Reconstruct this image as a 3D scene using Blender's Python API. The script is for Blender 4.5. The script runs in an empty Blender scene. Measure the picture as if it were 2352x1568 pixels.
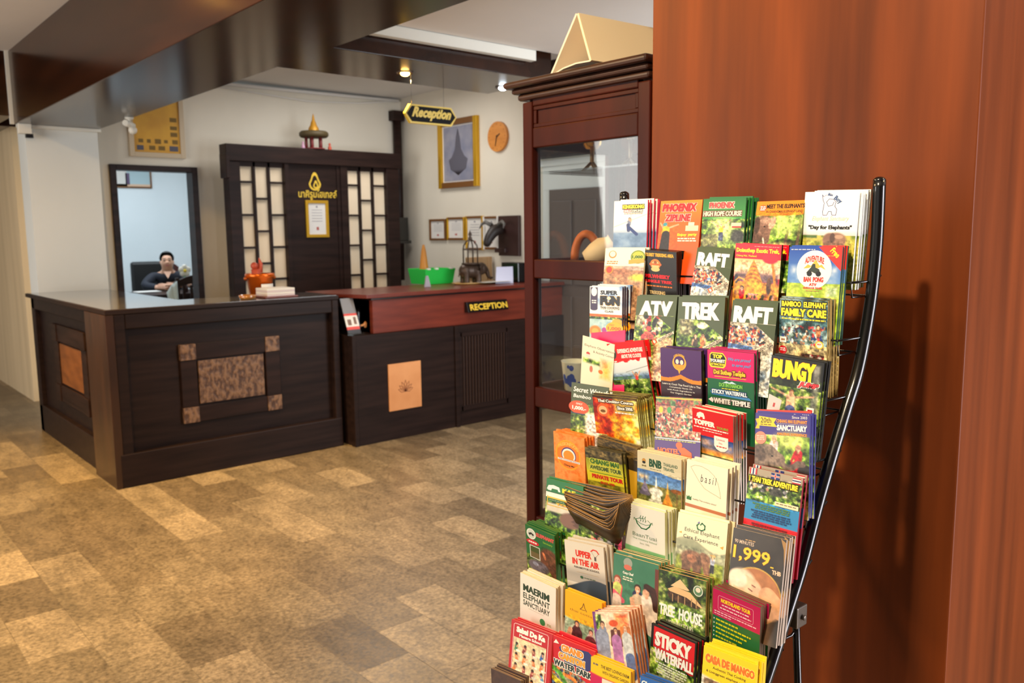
import bpy, bmesh, math, random
import numpy as np
from mathutils import Vector, Matrix
random.seed(7)
SC = bpy.context.scene
COL = SC.collection

# ------------------------------------------------------------------ camera, world, lights, exposure
F_PX, CX, CY = 1919.0, 1176.0, 784.0                # focal length and centre of a 2352 x 1568 frame
EYE = Vector((0.0, 0.0, 1.5))
R = Matrix(((0.755, 0.094, -0.649), (-0.656, 0.091, -0.750), (-0.011, 0.991, 0.131)))
_b = Vector(R[0]).normalized(); _a = Vector(R[1]); _a = (_a - _b * _a.dot(_b)).normalized(); _c = _b.cross(_a)
R = Matrix((_b, _a, _c))                            # columns: camera right, up, back in room axes
cam = bpy.data.cameras.new('camera'); cam_ob = bpy.data.objects.new('camera', cam); COL.objects.link(cam_ob)
cam_ob.matrix_world = Matrix.Translation(EYE) @ R.to_4x4()
cam.sensor_width = 36.0; cam.lens = F_PX / 2352 * 36.0; cam.clip_start = 0.05; cam.clip_end = 60
cam.dof.use_dof = True; cam.dof.focus_distance = 1.36; cam.dof.aperture_fstop = 8.0
SC.camera = cam_ob
SC.view_settings.view_transform = 'Standard'; SC.view_settings.look = 'None'
SC.view_settings.gamma = 1.0; SC.view_settings.use_curve_mapping = False
SC.view_settings.exposure = 0.5
W = bpy.data.worlds.new('daylight'); SC.world = W; W.use_nodes = True
W.node_tree.nodes['Background'].inputs[0].default_value = (0.93, 0.96, 1.0, 1)
W.node_tree.nodes['Background'].inputs[1].default_value = 0.14

def light(name, kind, loc, energy, color, size=0.1, target=None, spot=None, sy=None, blend=0.5):
    l = bpy.data.lights.new(name, kind); l.energy = energy; l.color = color
    if kind == 'AREA':
        l.size = size
        if sy: l.shape = 'RECTANGLE'; l.size_y = sy
    else: l.shadow_soft_size = size
    if kind == 'SPOT': l.spot_size = math.radians(spot); l.spot_blend = blend
    o = bpy.data.objects.new(name, l); COL.objects.link(o); o.location = loc
    if target: o.rotation_euler = (Vector(target) - Vector(loc)).to_track_quat('-Z', 'Y').to_euler()
    return o
WARM = (1.0, 0.74, 0.36); COOL = (0.86, 0.94, 1.0)
light('rack_spot', 'SPOT', (0.06, 0.66, 2.86), 172, (1.0, 0.82, 0.55), 0.045, (1.35, 0.90, 1.1), 110)
light('daylight_behind', 'AREA', (-3.2, 0.3, 1.5), 4, (1.0, 0.95, 0.88), 2.6, (1.2, 0.8, 1.3), sy=2.2)
light('daylight_side', 'AREA', (4.4, 1.4, 1.7), 58, COOL, 1.6, (4.7, 5.6, 1.3), sy=2.0)
light('column_side_fill', 'AREA', (2.05, -1.2, 1.2), 50, (0.96, 0.93, 1.0), 0.9, (1.95, 0.6, 1.2), sy=2.0)  # unseen fill added close by to brighten the column's side face
light('back_wall_fill', 'AREA', (3.9, 6.3, 2.84), 16, (1.0, 0.97, 0.92), 0.9, (3.9, 6.31, 0))  # fill light added to lift the back wall and desk
light('window_daylight', 'AREA', (-3.2, 5.0, 1.5), 112, (1.0, 0.97, 0.92), 3.5, (2.6, 6.4, 0.7), sy=2.2)
light('office_light', 'AREA', (3.4, 10.6, 2.8), 52, (0.84, 0.93, 1.0), 2.0, (3.4, 10.61, 0))
light('lobby_spot', 'SPOT', (0.30, 3.1, 2.84), 125, (1.0, 0.60, 0.20), 0.06, (0.4, 3.3, 0), 172, blend=0.3)
light('column_spot', 'SPOT', (1.86, 0.22, 2.335), 7, (1.0, 0.74, 0.40), 0.03, (1.86, 0.3, 0), 150)
light('corridor_spot', 'SPOT', (0.75, 5.1, 2.84), 330, (1.0, 0.62, 0.17), 0.06, (0.85, 5.1, 0), 90)
light('beam_spot', 'SPOT', (2.65, 3.92, 2.345), 45, (1.0, 0.72, 0.30), 0.03, (2.7, 4.0, 0), 130)
light('beam_cool_spot', 'SPOT', (3.37, 3.96, 2.345), 40, (0.9, 0.97, 1.0), 0.03, (3.4, 4.2, 0), 130)

# ------------------------------------------------------------------ pixel of the photo -> point on a plane of the room
def ray(u, v): return R @ Vector(((u - CX) / F_PX, -(v - CY) / F_PX, -1.0))
def onx(u, v, x): r = ray(u, v); return EYE + r * (x / r.x)
def ony(u, v, y): r = ray(u, v); return EYE + r * (y / r.y)
def onz(u, v, z): r = ray(u, v); return EYE + r * ((z - 1.5) / r.z)
def proj(p):
    c = R.transposed() @ (Vector(p) - EYE); return (CX - F_PX * c.x / c.z, CY + F_PX * c.y / c.z)

# ------------------------------------------------------------------ materials
def lin(c): return tuple((x / 12.92 if x <= 0.04045 else ((x + 0.055) / 1.055) ** 2.4) for x in [y / 255 for y in c])
def mat(name, c, rough=0.5, spec=0.5, metal=0.0, coat=0.0, emit=None, es=0.0):
    m = bpy.data.materials.new(name); m.use_nodes = True; b = m.node_tree.nodes['Principled BSDF']
    b.inputs['Base Color'].default_value = (*lin(c), 1); b.inputs['Roughness'].default_value = rough
    b.inputs['Specular IOR Level'].default_value = spec; b.inputs['Metallic'].default_value = metal
    b.inputs['Coat Weight'].default_value = coat; b.inputs['Coat Roughness'].default_value = 0.08
    if emit: b.inputs['Emission Color'].default_value = (*lin(emit), 1); b.inputs['Emission Strength'].default_value = es
    return m
def N(m, t, **k):
    n = m.node_tree.nodes.new(t)
    for a, v in k.items(): setattr(n, a, v)
    return n
def noisy(name, c1, c2, scale=(1, 1, 1), detail=4, rough=0.5, spec=0.5, coat=0.0, bump=0.0, lo=0.3, hi=0.7, rough2=None, ns=1.0, metal=0.0):
    m = mat(name, c1, rough, spec, metal, coat); L = m.node_tree.links; b = m.node_tree.nodes['Principled BSDF']
    tc = N(m, 'ShaderNodeTexCoord'); mp = N(m, 'ShaderNodeMapping'); mp.inputs['Scale'].default_value = scale
    n = N(m, 'ShaderNodeTexNoise'); n.inputs['Scale'].default_value = ns; n.inputs['Detail'].default_value = detail
    r = N(m, 'ShaderNodeValToRGB'); r.color_ramp.elements[0].position = lo; r.color_ramp.elements[1].position = hi
    r.color_ramp.elements[0].color = (*lin(c1), 1); r.color_ramp.elements[1].color = (*lin(c2), 1)
    L.new(tc.outputs['Object'], mp.inputs[0]); L.new(mp.outputs[0], n.inputs['Vector']); L.new(n.outputs[0], r.inputs[0])
    L.new(r.outputs[0], b.inputs['Base Color'])
    if rough2 is not None:
        q = N(m, 'ShaderNodeMapRange'); q.inputs[3].default_value = rough; q.inputs[4].default_value = rough2
        L.new(n.outputs[0], q.inputs[0]); L.new(q.outputs[0], b.inputs['Roughness'])
    if bump:
        k = N(m, 'ShaderNodeBump'); k.inputs['Strength'].default_value = bump; k.inputs['Distance'].default_value = 0.01
        L.new(n.outputs[0], k.inputs['Height']); L.new(k.outputs[0], b.inputs['Normal'])
    return m
def glass(name, tint=(252, 254, 254), ior=1.5, rough=0.02):
    m = mat(name, tint); t = m.node_tree; L = t.links; out = t.nodes['Material Output']
    tr = N(m, 'ShaderNodeBsdfTransparent'); tr.inputs[0].default_value = (*lin(tint), 1)
    gl = N(m, 'ShaderNodeBsdfGlossy'); gl.inputs['Roughness'].default_value = rough
    fr = N(m, 'ShaderNodeFresnel'); ge = N(m, 'ShaderNodeNewGeometry'); mr = N(m, 'ShaderNodeMapRange'); mr.inputs[3].default_value = ior; mr.inputs[4].default_value = 1 / ior
    L.new(ge.outputs['Backfacing'], mr.inputs[0]); L.new(mr.outputs[0], fr.inputs[0])
    mx = N(m, 'ShaderNodeMixShader'); L.new(fr.outputs[0], mx.inputs[0]); L.new(tr.outputs[0], mx.inputs[1]); L.new(gl.outputs[0], mx.inputs[2])
    L.new(mx.outputs[0], out.inputs[0]); t.nodes.remove(t.nodes['Principled BSDF'])
    return m
M = {}
M['dark'] = noisy('dark_stained_wood', (30, 19, 16), (50, 33, 28), (2, 2, 22), rough=0.42, spec=0.16)
M['dark2'] = noisy('dark_wood_horizontal_grain', (28, 18, 16), (44, 30, 26), (2, 14, 30), rough=0.42, spec=0.16)
M['beam'] = noisy('beam_wood', (34, 15, 6), (54, 26, 11), (8, 1.2, 10), rough=0.2, spec=0.3)
M['redwood'] = noisy('red_brown_wood', (90, 34, 22), (118, 48, 32), (3, 3, 26), rough=0.34, spec=0.35, coat=0.05)
M['cabwood'] = noisy('cabinet_wood', (48, 12, 4), (72, 22, 8), (10, 10, 1.6), rough=0.38, spec=0.14)
M['colwood'] = noisy('column_veneer', (84, 37, 11), (128, 60, 21), (14, 14, 0.9), detail=6, rough=0.42, spec=0.2, rough2=0.55)
M['black'] = mat('black_metal', (14, 13, 13), 0.22, 0.6, 0.0, 0.4)
M['steel'] = mat('dull_steel', (120, 112, 104), 0.35, 0.5, 0.8)
M['wall'] = noisy('painted_wall', (214, 206, 190), (228, 220, 204), (1.2, 1.2, 0.8), rough=0.85, spec=0.2)
M['white'] = noisy('white_painted_column', (216, 218, 214), (228, 230, 226), (1, 1, 0.7), rough=0.7, spec=0.25)
M['offwall'] = noisy('office_wall', (222, 232, 236), (232, 240, 244), (1, 1, 1), rough=0.8, spec=0.2)
M['curtain'] = noisy('beige_wall_panelling', (214, 190, 152), (232, 208, 170), (2, 7, 0.4), rough=0.75, spec=0.2)
M['ceil'] = noisy('ceiling_paint', (220, 215, 210), (230, 225, 220), (1, 1, 1), rough=0.9, spec=0.15)
M['trim'] = mat('white_plastic', (230, 226, 214), 0.4)
M['gold'] = mat('gold_frame', (206, 158, 38), 0.3, 0.5, 0.55)
M['goldp'] = mat('gold_paint', (228, 190, 60), 0.4)
M['goldb'] = mat('brown_gold_frame', (120, 78, 38), 0.4, 0.5, 0.2)
M['paper'] = mat('paper', (226, 222, 216), 0.7)
M['cream'] = noisy('cream_rice_paper', (238, 216, 184), (246, 226, 196), (3, 3, 3), rough=0.8)
M['glass'] = glass('clear_glass')
M['skin'] = mat('skin', (206, 158, 130), 0.5); M['hair'] = mat('black_hair', (26, 22, 20), 0.45)
M['navy'] = mat('navy_cloth', (30, 34, 46), 0.8); M['cloth'] = mat('white_cloth', (226, 238, 236), 0.85)
M['counter_top'] = noisy('polished_counter_top', (72, 66, 64), (96, 90, 88), (3, 3, 3), rough=0.12, spec=0.8, coat=0.4)

# ------------------------------------------------------------------ mesh helpers
class B:
    """collects shapes in one mesh"""
    def __init__(s): s.bm = bmesh.new()
    def box(s, x0, x1, y0, y1, z0, z1, mi=0):
        v = [s.bm.verts.new(p) for p in ((x0, y0, z0), (x1, y0, z0), (x1, y1, z0), (x0, y1, z0), (x0, y0, z1), (x1, y0, z1), (x1, y1, z1), (x0, y1, z1))]
        for f in ((0, 3, 2, 1), (4, 5, 6, 7), (0, 1, 5, 4), (1, 2, 6, 5), (2, 3, 7, 6), (3, 0, 4, 7)):
            s.bm.faces.new([v[i] for i in f]).material_index = mi
        return s
    def prism(s, pts, vec, mi=0):
        a = [s.bm.verts.new(p) for p in pts]; vec = Vector(vec); b = [s.bm.verts.new(Vector(p) + vec) for p in pts]
        n = len(pts); fs = [s.bm.faces.new(a), s.bm.faces.new(b[::-1])]
        for i in range(n): fs.append(s.bm.faces.new((a[i], b[i], b[(i + 1) % n], a[(i + 1) % n])))
        for f in fs: f.material_index = mi
        return s
    def tube(s, pts, r, seg=10, mi=0, cap=True):
        pts = [Vector(p) for p in pts]; rings = []; n = len(pts); up = None
        for i, p in enumerate(pts):
            t = (pts[min(i + 1, n - 1)] - pts[max(i - 1, 0)]).normalized()
            if up is None: up = t.orthogonal().normalized()
            up = (up - t * up.dot(t)).normalized(); w = t.cross(up)
            rr = r[i] if isinstance(r, (list, tuple)) else r
            rings.append([s.bm.verts.new(p + (up * math.cos(2 * math.pi * k / seg) + w * math.sin(2 * math.pi * k / seg)) * rr) for k in range(seg)])
        for i in range(n - 1):
            for k in range(seg):
                f = s.bm.faces.new((rings[i][k], rings[i][(k + 1) % seg], rings[i + 1][(k + 1) % seg], rings[i + 1][k])); f.smooth = True; f.material_index = mi
        if cap: s.bm.faces.new(rings[0][::-1]).material_index = mi; s.bm.faces.new(rings[-1]).material_index = mi
        return s
    def lathe(s, prof, c, seg=24, mi=0, sx=1.0, sy=1.0):
        rings = []
        for r, z in prof:
            if r < 1e-6: rings.append([s.bm.verts.new((c[0], c[1], c[2] + z))])
            else: rings.append([s.bm.verts.new((c[0] + sx * r * math.cos(2 * math.pi * k / seg), c[1] + sy * r * math.sin(2 * math.pi * k / seg), c[2] + z)) for k in range(seg)])
        for i in range(len(rings) - 1):
            a, b = rings[i], rings[i + 1]
            for k in range(seg):
                q = [a[k % len(a)], a[(k + 1) % seg % len(a)], b[(k + 1) % seg % len(b)], b[k % len(b)]]
                u = []
                for w in q:
                    if w not in u: u.append(w)
                if len(u) > 2: f = s.bm.faces.new(u); f.smooth = True; f.material_index = mi
        return s
    def ball(s, c, rx, ry=None, rz=None, seg=16, mi=0):
        ry = ry or rx; rz = rz or rx
        return s.lathe([(rx * math.sin(math.pi * i / 10), -rz * math.cos(math.pi * i / 10)) for i in range(11)], c, seg, mi, 1, ry / rx)
def base_of(bm):
    xs = [v.co for v in bm.verts]; lo = [min(c[i] for c in xs) for i in range(3)]; hi = [max(c[i] for c in xs) for i in range(3)]
    return Vector(((lo[0] + hi[0]) / 2, (lo[1] + hi[1]) / 2, lo[2]))
def obj(name, b, m, parent=None, bevel=0.0, world=True, smooth=False):
    """one mesh object; shapes are given in room axes (world) or in the parent's own axes"""
    bm = b.bm if isinstance(b, B) else b
    bmesh.ops.recalc_face_normals(bm, faces=bm.faces)
    if parent is None: off = base_of(bm)
    elif world:
        off = parent.location.copy(); q = parent.parent
        while q: off += q.location; q = q.parent
    else: off = Vector((0, 0, 0))
    for v in bm.verts: v.co -= off
    me = bpy.data.meshes.new(name); bm.to_mesh(me); bm.free()
    for x in (m if isinstance(m, (list, tuple)) else [m]): me.materials.append(x)
    o = bpy.data.objects.new(name, me); COL.objects.link(o)
    if smooth:
        for p in me.polygons: p.use_smooth = True
    if parent is None: o.location = off
    else: o.parent = parent
    if bevel:
        k = o.modifiers.new('edges', 'BEVEL'); k.width = bevel; k.segments = 2; k.limit_method = 'ANGLE'
    return o
def tag(o, label=None, cat=None, group=None, kind=None):
    if label: o['label'] = label
    if cat: o['category'] = cat
    if group: o['group'] = group
    if kind: o['kind'] = kind
    return o
def thing(name, label, cat, loc=(0, 0, 0), rz=0.0, group=None):
    o = bpy.data.objects.new(name, None); COL.objects.link(o); o.location = loc; o.rotation_euler = (0, 0, rz)
    o.empty_display_size = 0.05
    return tag(o, label, cat, group)
def struct(name, b, m, bevel=0.0): return tag(obj(name, b, m, None, bevel), kind='structure')
def box(*a): return B().box(*a)
def skin(name, pts, edges, rad, m, parent, sub=2, smooth=True):
    me = bpy.data.meshes.new(name); me.from_pydata([tuple(p) for p in pts], edges, [])
    o = bpy.data.objects.new(name, me); COL.objects.link(o); o.parent = parent; me.materials.append(m)
    k = o.modifiers.new('skin', 'SKIN'); k.use_smooth_shade = smooth; k.branch_smoothing = 0.6
    if not me.skin_vertices: me.attributes.new
    lay = me.skin_vertices[0].data if me.skin_vertices else None
    return o, lay

# text -> triangles, cached, in a unit box
_tc = {}
def text_mesh(s, bold=0.0, shear=0.0, font=None):
    key = (s, bold, shear)
    if key in _tc: return _tc[key]
    cu = bpy.data.curves.new('lettering', 'FONT'); cu.body = s; cu.size = 1.0; cu.offset = bold; cu.shear = shear
    cu.resolution_u = 2; cu.align_x = 'LEFT'
    o = bpy.data.objects.new('lettering', cu); COL.objects.link(o)
    dg = bpy.context.evaluated_depsgraph_get(); me = o.evaluated_get(dg).to_mesh()
    v = np.array([tuple(p.co) for p in me.vertices]).reshape(-1, 3); f = [list(p.vertices) for p in me.polygons]
    o.evaluated_get(dg).to_mesh_clear(); bpy.data.objects.remove(o); bpy.data.curves.remove(cu)
    _tc[key] = (v[:, :2], f); return _tc[key]
def text_into(bm, s, origin, right, up, w, h, nrm, bold=0.02, shear=0.0, depth=0.0, mi=0):
    """lettering fitted into a w x h box whose lower left corner is origin"""
    v, f = text_mesh(s, bold, shear)
    lo, hi = v.min(0), v.max(0); q = (v - lo) / (hi - lo)
    o, r, u, n = Vector(origin), Vector(right), Vector(up), Vector(nrm)
    vs = [bm.verts.new(o + r * (x * w) + u * (y * h) + n * depth) for x, y in q]
    for face in f:
        try: bm.faces.new([vs[i] for i in face]).material_index = mi
        except ValueError: pass
# ================================================================== the room
def tile_floor():
    m = mat('stone_tiles', (150, 120, 84), 0.35); t = m.node_tree; L = t.links; b = t.nodes['Principled BSDF']
    tc = N(m, 'ShaderNodeTexCoord'); mp = N(m, 'ShaderNodeMapping'); mp.inputs['Rotation'].default_value = (0, 0, math.radians(90))
    mp.inputs['Location'].default_value = (0.13, 0.06, 0)
    L.new(tc.outputs['Object'], mp.inputs[0])
    br = N(m, 'ShaderNodeTexBrick'); br.offset = 0.5; br.inputs['Scale'].default_value = 1.0
    br.inputs['Brick Width'].default_value = 0.42; br.inputs['Row Height'].default_value = 0.21
    br.inputs['Mortar Size'].default_value = 0.0022; br.inputs['Mortar Smooth'].default_value = 0.3; br.inputs['Bias'].default_value = 0.0
    br.inputs['Color1'].default_value = (0, 0, 0, 1); br.inputs['Color2'].default_value = (1, 1, 1, 1); br.inputs['Mortar'].default_value = (0.32, 0.32, 0.32, 1)
    L.new(mp.outputs[0], br.inputs['Vector'])
    rp = N(m, 'ShaderNodeValToRGB'); e = rp.color_ramp.elements
    e[0].position = 0.0; e[0].color = (*lin((110, 94, 74)), 1); e[1].position = 1.0; e[1].color = (*lin((162, 141, 112)), 1)
    for p, c in ((0.25, (122, 105, 82)), (0.55, (132, 115, 91)), (0.8, (148, 129, 103))):
        x = e.new(p); x.color = (*lin(c), 1)
    L.new(br.outputs['Color'], rp.inputs[0])
    def nz(scale, detail, lo, hi, sc=(1, 1, 1)):
        q = N(m, 'ShaderNodeMapping'); q.inputs['Scale'].default_value = sc; L.new(tc.outputs['Object'], q.inputs[0])
        n = N(m, 'ShaderNodeTexNoise'); n.inputs['Scale'].default_value = scale; n.inputs['Detail'].default_value = detail
        L.new(q.outputs[0], n.inputs['Vector'])
        r = N(m, 'ShaderNodeMapRange'); r.inputs[1].default_value = 0.3; r.inputs[2].default_value = 0.7; r.inputs[3].default_value = lo; r.inputs[4].default_value = hi
        L.new(n.outputs[0], r.inputs[0]); return r.outputs[0], n
    fine, n1 = nz(75, 5, 0.58, 1.42); big, n2 = nz(2.6, 3, 0.86, 1.12, (1, 0.6, 1)); vein, n3 = nz(12, 6, 0.78, 1.22, (1, 0.35, 1))
    cur = rp.outputs[0]
    for s in (fine, big, vein):
        mx = N(m, 'ShaderNodeVectorMath', operation='SCALE'); L.new(cur, mx.inputs[0]); L.new(s, mx.inputs['Scale']); cur = mx.outputs[0]
    L.new(cur, b.inputs['Base Color'])
    rr = N(m, 'ShaderNodeMapRange'); rr.inputs[3].default_value = 0.22; rr.inputs[4].default_value = 0.5; L.new(n1.outputs[0], rr.inputs[0]); L.new(rr.outputs[0], b.inputs['Roughness'])
    k = N(m, 'ShaderNodeBump'); k.inputs['Strength'].default_value = 0.18; k.inputs['Distance'].default_value = 0.004; L.new(n1.outputs[0], k.inputs['Height'])
    k2 = N(m, 'ShaderNodeBump', invert=True); k2.inputs['Strength'].default_value = 0.3; k2.inputs['Distance'].default_value = 0.003; L.new(br.outputs['Fac'], k2.inputs['Height']); L.new(k.outputs[0], k2.inputs['Normal'])
    L.new(k2.outputs[0], b.inputs['Normal']); return m
M['floor'] = tile_floor()
struct('floor', box(-4.0, 6.0, -3.0, 13.0, -0.1, 0.0), M['floor'])
XR = 5.06; YB = 7.6
# back wall with a doorway to the office, drawn as one wall with a hole
b = B(); b.box(2.0, 2.13, YB, YB + 0.12, 0, 2.87); b.box(2.13, 2.865, YB, YB + 0.12, 2.10, 2.87); b.box(2.865, XR, YB, YB + 0.12, 0, 2.87)
struct('wall_back', b, M['wall'])
struct('wall_right', B().box(XR, XR + 0.12, 4.50, YB + 0.12, 0, 2.9), M['wall'])
struct('wall_right_wood', B().box(XR - 0.02, XR + 0.12, 2.6, 4.50, 0, 2.9), M['cabwood'])
struct('column_white', box(1.50, 2.02, 7.45, YB + 0.12, 0, 2.36), M['white'])
struct('wall_left_corridor', box(1.62, 1.70, 8.6, 13.0, 0, 2.47), M['curtain'])
struct('wall_corridor_end', box(-4.0, 1.62, 12.9, 13.0, 0, 2.9), M['wall'])
struct('wall_office_back', box(1.7, 6.0, 12.6, 12.7, 0, 2.9), M['offwall'])
struct('wall_office_left', box(1.70, 1.76, 7.72, 12.6, 0, 2.9), M['offwall'])
struct('wall_office_right', box(5.6, 5.7, 7.72, 12.6, 0, 2.9), M['offwall'])
struct('ceiling', box(-4.0, 6.0, -3.0, 13.0, 2.9, 3.0), M['ceil'])
struct('ceiling_lower', box(2.03, 6.0, -1.5, 3.55, 2.50, 2.58), M['ceil'])
struct('ceiling_cove', box(2.03, 3.28, 3.555, 3.60, 2.445, 2.50), M['trim'])
struct('beam_main', box(1.43, 2.03, -2.0, 7.46, 2.36, 2.9), M['beam'], 0.004)
struct('beam_cross', box(2.03, 3.46, 3.62, 4.20, 2.365, 2.9), M['beam'], 0.004)
struct('beam_corridor', box(-2.0, 1.43, 7.46, 8.6, 2.42, 2.9), M['beam'], 0.004)
struct('beam_soffit', box(1.0, 1.70, 8.6, 12.8, 2.47, 2.9), M['beam'], 0.004)
struct('wall_right_front', box(5.9, 6.0, -3.0, 2.6, 0, 2.9), M['wall'])
struct('wall_front', box(-4.0, 6.0, -3.12, -3.0, 0, 2.9), M['redwood'])
# wood clad column behind the brochure rack
struct('column_wood', box(1.60, 2.35, 0.595, 1.328, 0.0, 2.58), M['colwood'], 0.003)
# doorway to the office: dark frame
b = B()
for x in (2.13, 2.815): b.box(x, x + 0.05, YB - 0.03, YB + 0.12, 0, 2.10)
b.box(2.18, 2.815, YB - 0.03, YB + 0.12, 2.055, 2.10)
struct('door_1', b, M['dark'], 0.003)
# dark door on the right wall, seen through the cabinet glass
b = B(); b.box(XR - 0.05, XR, 4.68, 5.28, 0.0, 1.85)
for y in (4.72, 5.0): b.box(XR - 0.065, XR - 0.05, y, y + 0.24, 0.2, 0.95); b.box(XR - 0.065, XR - 0.05, y, y + 0.24, 1.05, 1.75)
d2 = struct('door_2', b, mat('grey_brown_door', (96, 82, 74), .5), 0.003)
b = B(); b.box(XR - 0.03, XR, 4.58, 4.68, 0, 1.85); b.box(XR - 0.03, XR, 5.28, 5.38, 0, 1.85); b.box(XR - 0.03, XR, 4.58, 5.38, 1.85, 2.05); b.box(XR - 0.05, XR, 4.56, 5.42, 2.05, 2.1)
struct('trim_1', b, M['white'], 0.003)
struct('trim_2', box(XR - 0.12, XR, 2.6, 5.44, 2.12, 2.9), M['dark'])
struct('trim_3', box(1.405, 1.432, 7.44, 7.47, 2.36, 2.9), M['trim'])
# cable trunking and conduits
b = B(); b.box(1.44, 2.04, 7.405, 7.45, 2.335, 2.36)
tag(obj('cable_trunking', b, M['trim'], None, 0.003), 'white cable trunking along the top of the white column under the beam', 'trunking')
b = B(); b.box(1.44, 1.53, 7.36, 7.42, 2.285, 2.36); b.box(1.49, 1.54, 7.37, 7.41, 2.255, 2.285, 1)
tag(obj('junction_box', b, [M['trim'], M['black']], None, 0.003), 'small white junction box at the corner of the large beam', 'junction box')
b = B(); p0, p1 = ony(505, 192, 7.57), ony(915, 232, 7.57)
b.tube([p0, p0.lerp(p1, .5), p1], 0.016); b.tube([p0 + Vector((0, 0, -.03)), p0.lerp(p1, .45) + Vector((0, 0, -.085)), p0.lerp(p1, .75) + Vector((0, 0, -.06)), p1], 0.007)
tag(obj('conduit', b, M['paper']), 'pale pipe with a sagging cable high on the back wall', 'pipe')
b = B(); b.tube([(4.98, 7.55, 2.72), (4.98, 7.55, 1.9), (4.97, 7.55, 1.0)], 0.045); b.box(4.91, 5.04, 7.5, 7.6, 2.66, 2.76)
tag(obj('corner_pipe', b, M['dark']), 'dark vertical pipe in the corner beside the wooden screen', 'pipe')
t = thing('security_camera', 'white dome security camera under the large ceiling beam', 'camera', (2.0, 6.55, 2.36))
b = B(); b.lathe([(0, 0), (.03, 0), (.03, -.012), (.010, -.02), (.010, -.045)], (2.0, 6.55, 2.36)); obj('mount', b, M['trim'], t)
b = B(); b.tube([(1.955, 6.50, 2.312), (2.03, 6.57, 2.30)], .022); obj('camera_body', b, M['trim'], t)
b = B(); b.ball((2.02, 6.55, 2.268), .030); obj('lens_dome', b, M['trim'], t)
# downlights on the cross beam and the ceiling
def downlight(x, y, z, col, label):
    t = thing('downlight', label, 'ceiling light', (x, y, z), group='recessed downlights')
    b = B(); b.lathe([(.028, .012), (.040, .0), (.046, -.004), (.046, .002)], (x, y, z)); obj('ring', b, M['steel'], t)
    b = B(); b.lathe([(.026, 0), (.024, -.008), (.014, -.015), (0, -.017)], (x, y, z - .002), 16); m = mat('lamp_glow', (255, 250, 240), emit=col, es=18); obj('lamp', b, m, t)
downlight(2.65, 3.925, 2.364, (255, 190, 90), 'amber glowing downlight under the cross beam above the hanging sign')
downlight(3.376, 3.958, 2.364, (225, 240, 255), 'cool white downlight at the end of the cross beam by the cabinet')
downlight(0.06, 0.66, 2.895, (255, 215, 150), 'warm ceiling downlight shining at the brochure rack')
downlight(0.30, 3.1, 2.895, (255, 190, 90), 'warm ceiling downlight beside the large beam near the lobby')
downlight(1.86, 0.22, 2.358, (255, 200, 110), 'warm downlight under the large beam beside the wood clad column')
downlight(0.75, 5.1, 2.895, (255, 190, 90), 'warm ceiling downlight in front of the counter side')

# ================================================================== front counter (L shaped)
def carved(name, c1=(74, 48, 34), c2=(132, 98, 72), s=40):
    m = noisy(name, c1, c2, (s, s, s * .6), detail=3, rough=0.5, bump=0.8, lo=.4, hi=.6); return m
M['post'] = noisy('corner_post_wood', (42, 25, 16), (64, 38, 22), (12, 12, 2), rough=.3, spec=.5)
M['carved'] = carved('carved_wood'); M['amber'] = noisy('amber_panel', (104, 58, 20), (134, 78, 32), (6, 6, 20), rough=.4)
X0, X1, Y0, Y1 = 1.40, 2.90, 5.20, 7.29
t = thing('front_counter', 'dark wood L shaped front counter with carved square ornament panels', 'counter', (X0, Y0, 0))
b = B()
b.box(X0, X1, Y0 + .06, 5.66, 0.0, 1.045)                      # front wing core
b.box(X0 + .045, 1.96, 5.66, Y1, 0.0, 1.045)                    # side wing core
b.box(X0 + .02, X0 + .085, Y0, Y0 + .06, 0, 1.045); b.box(X1 - .05, X1, Y0, Y0 + .06, 0, 1.045)
b.box(X0 + .085, X1 - .05, Y0 + .001, Y0 + .06, 0.955, 1.045); b.box(X0 + .004, X1 - .002, Y0 - .006, Y0 + .06, 0.001, .205)
b.box(X0 + .008, X0 + .05, 5.60, Y1, 0, .21); b.box(X0 + .008, X0 + .05, 5.60, Y1, .955, 1.045); b.box(X0 + .008, X0 + .05, Y1 - .1, Y1, 0, 1.045)
obj('body', b, M['dark2'], t, .006)
b = B(); b.box(X0 - .026, X0 + .022, Y0 - .004, Y0 + .44, 0.0, 1.044); obj('corner_post', b, M['post'], t, .004)
def outline(g, z): return [(X0 - .026 + g, Y0 - .006 + g, z), (X1 + .002 - g, Y0 - .006 + g, z), (X1 + .002 - g, 5.66, z), (1.97 - g, 5.66, z), (1.97 - g, Y1 - g, z), (X0 - .026 + g, Y1 - g, z)]
b = B(); b.prism(outline(0, 1.045), (0, 0, .028)); obj('top_edge', b, M['dark2'], t, .003)
b = B(); b.prism(outline(.012, 1.073), (0, 0, .0025)); obj('counter_top', b, M['counter_top'], t)
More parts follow.
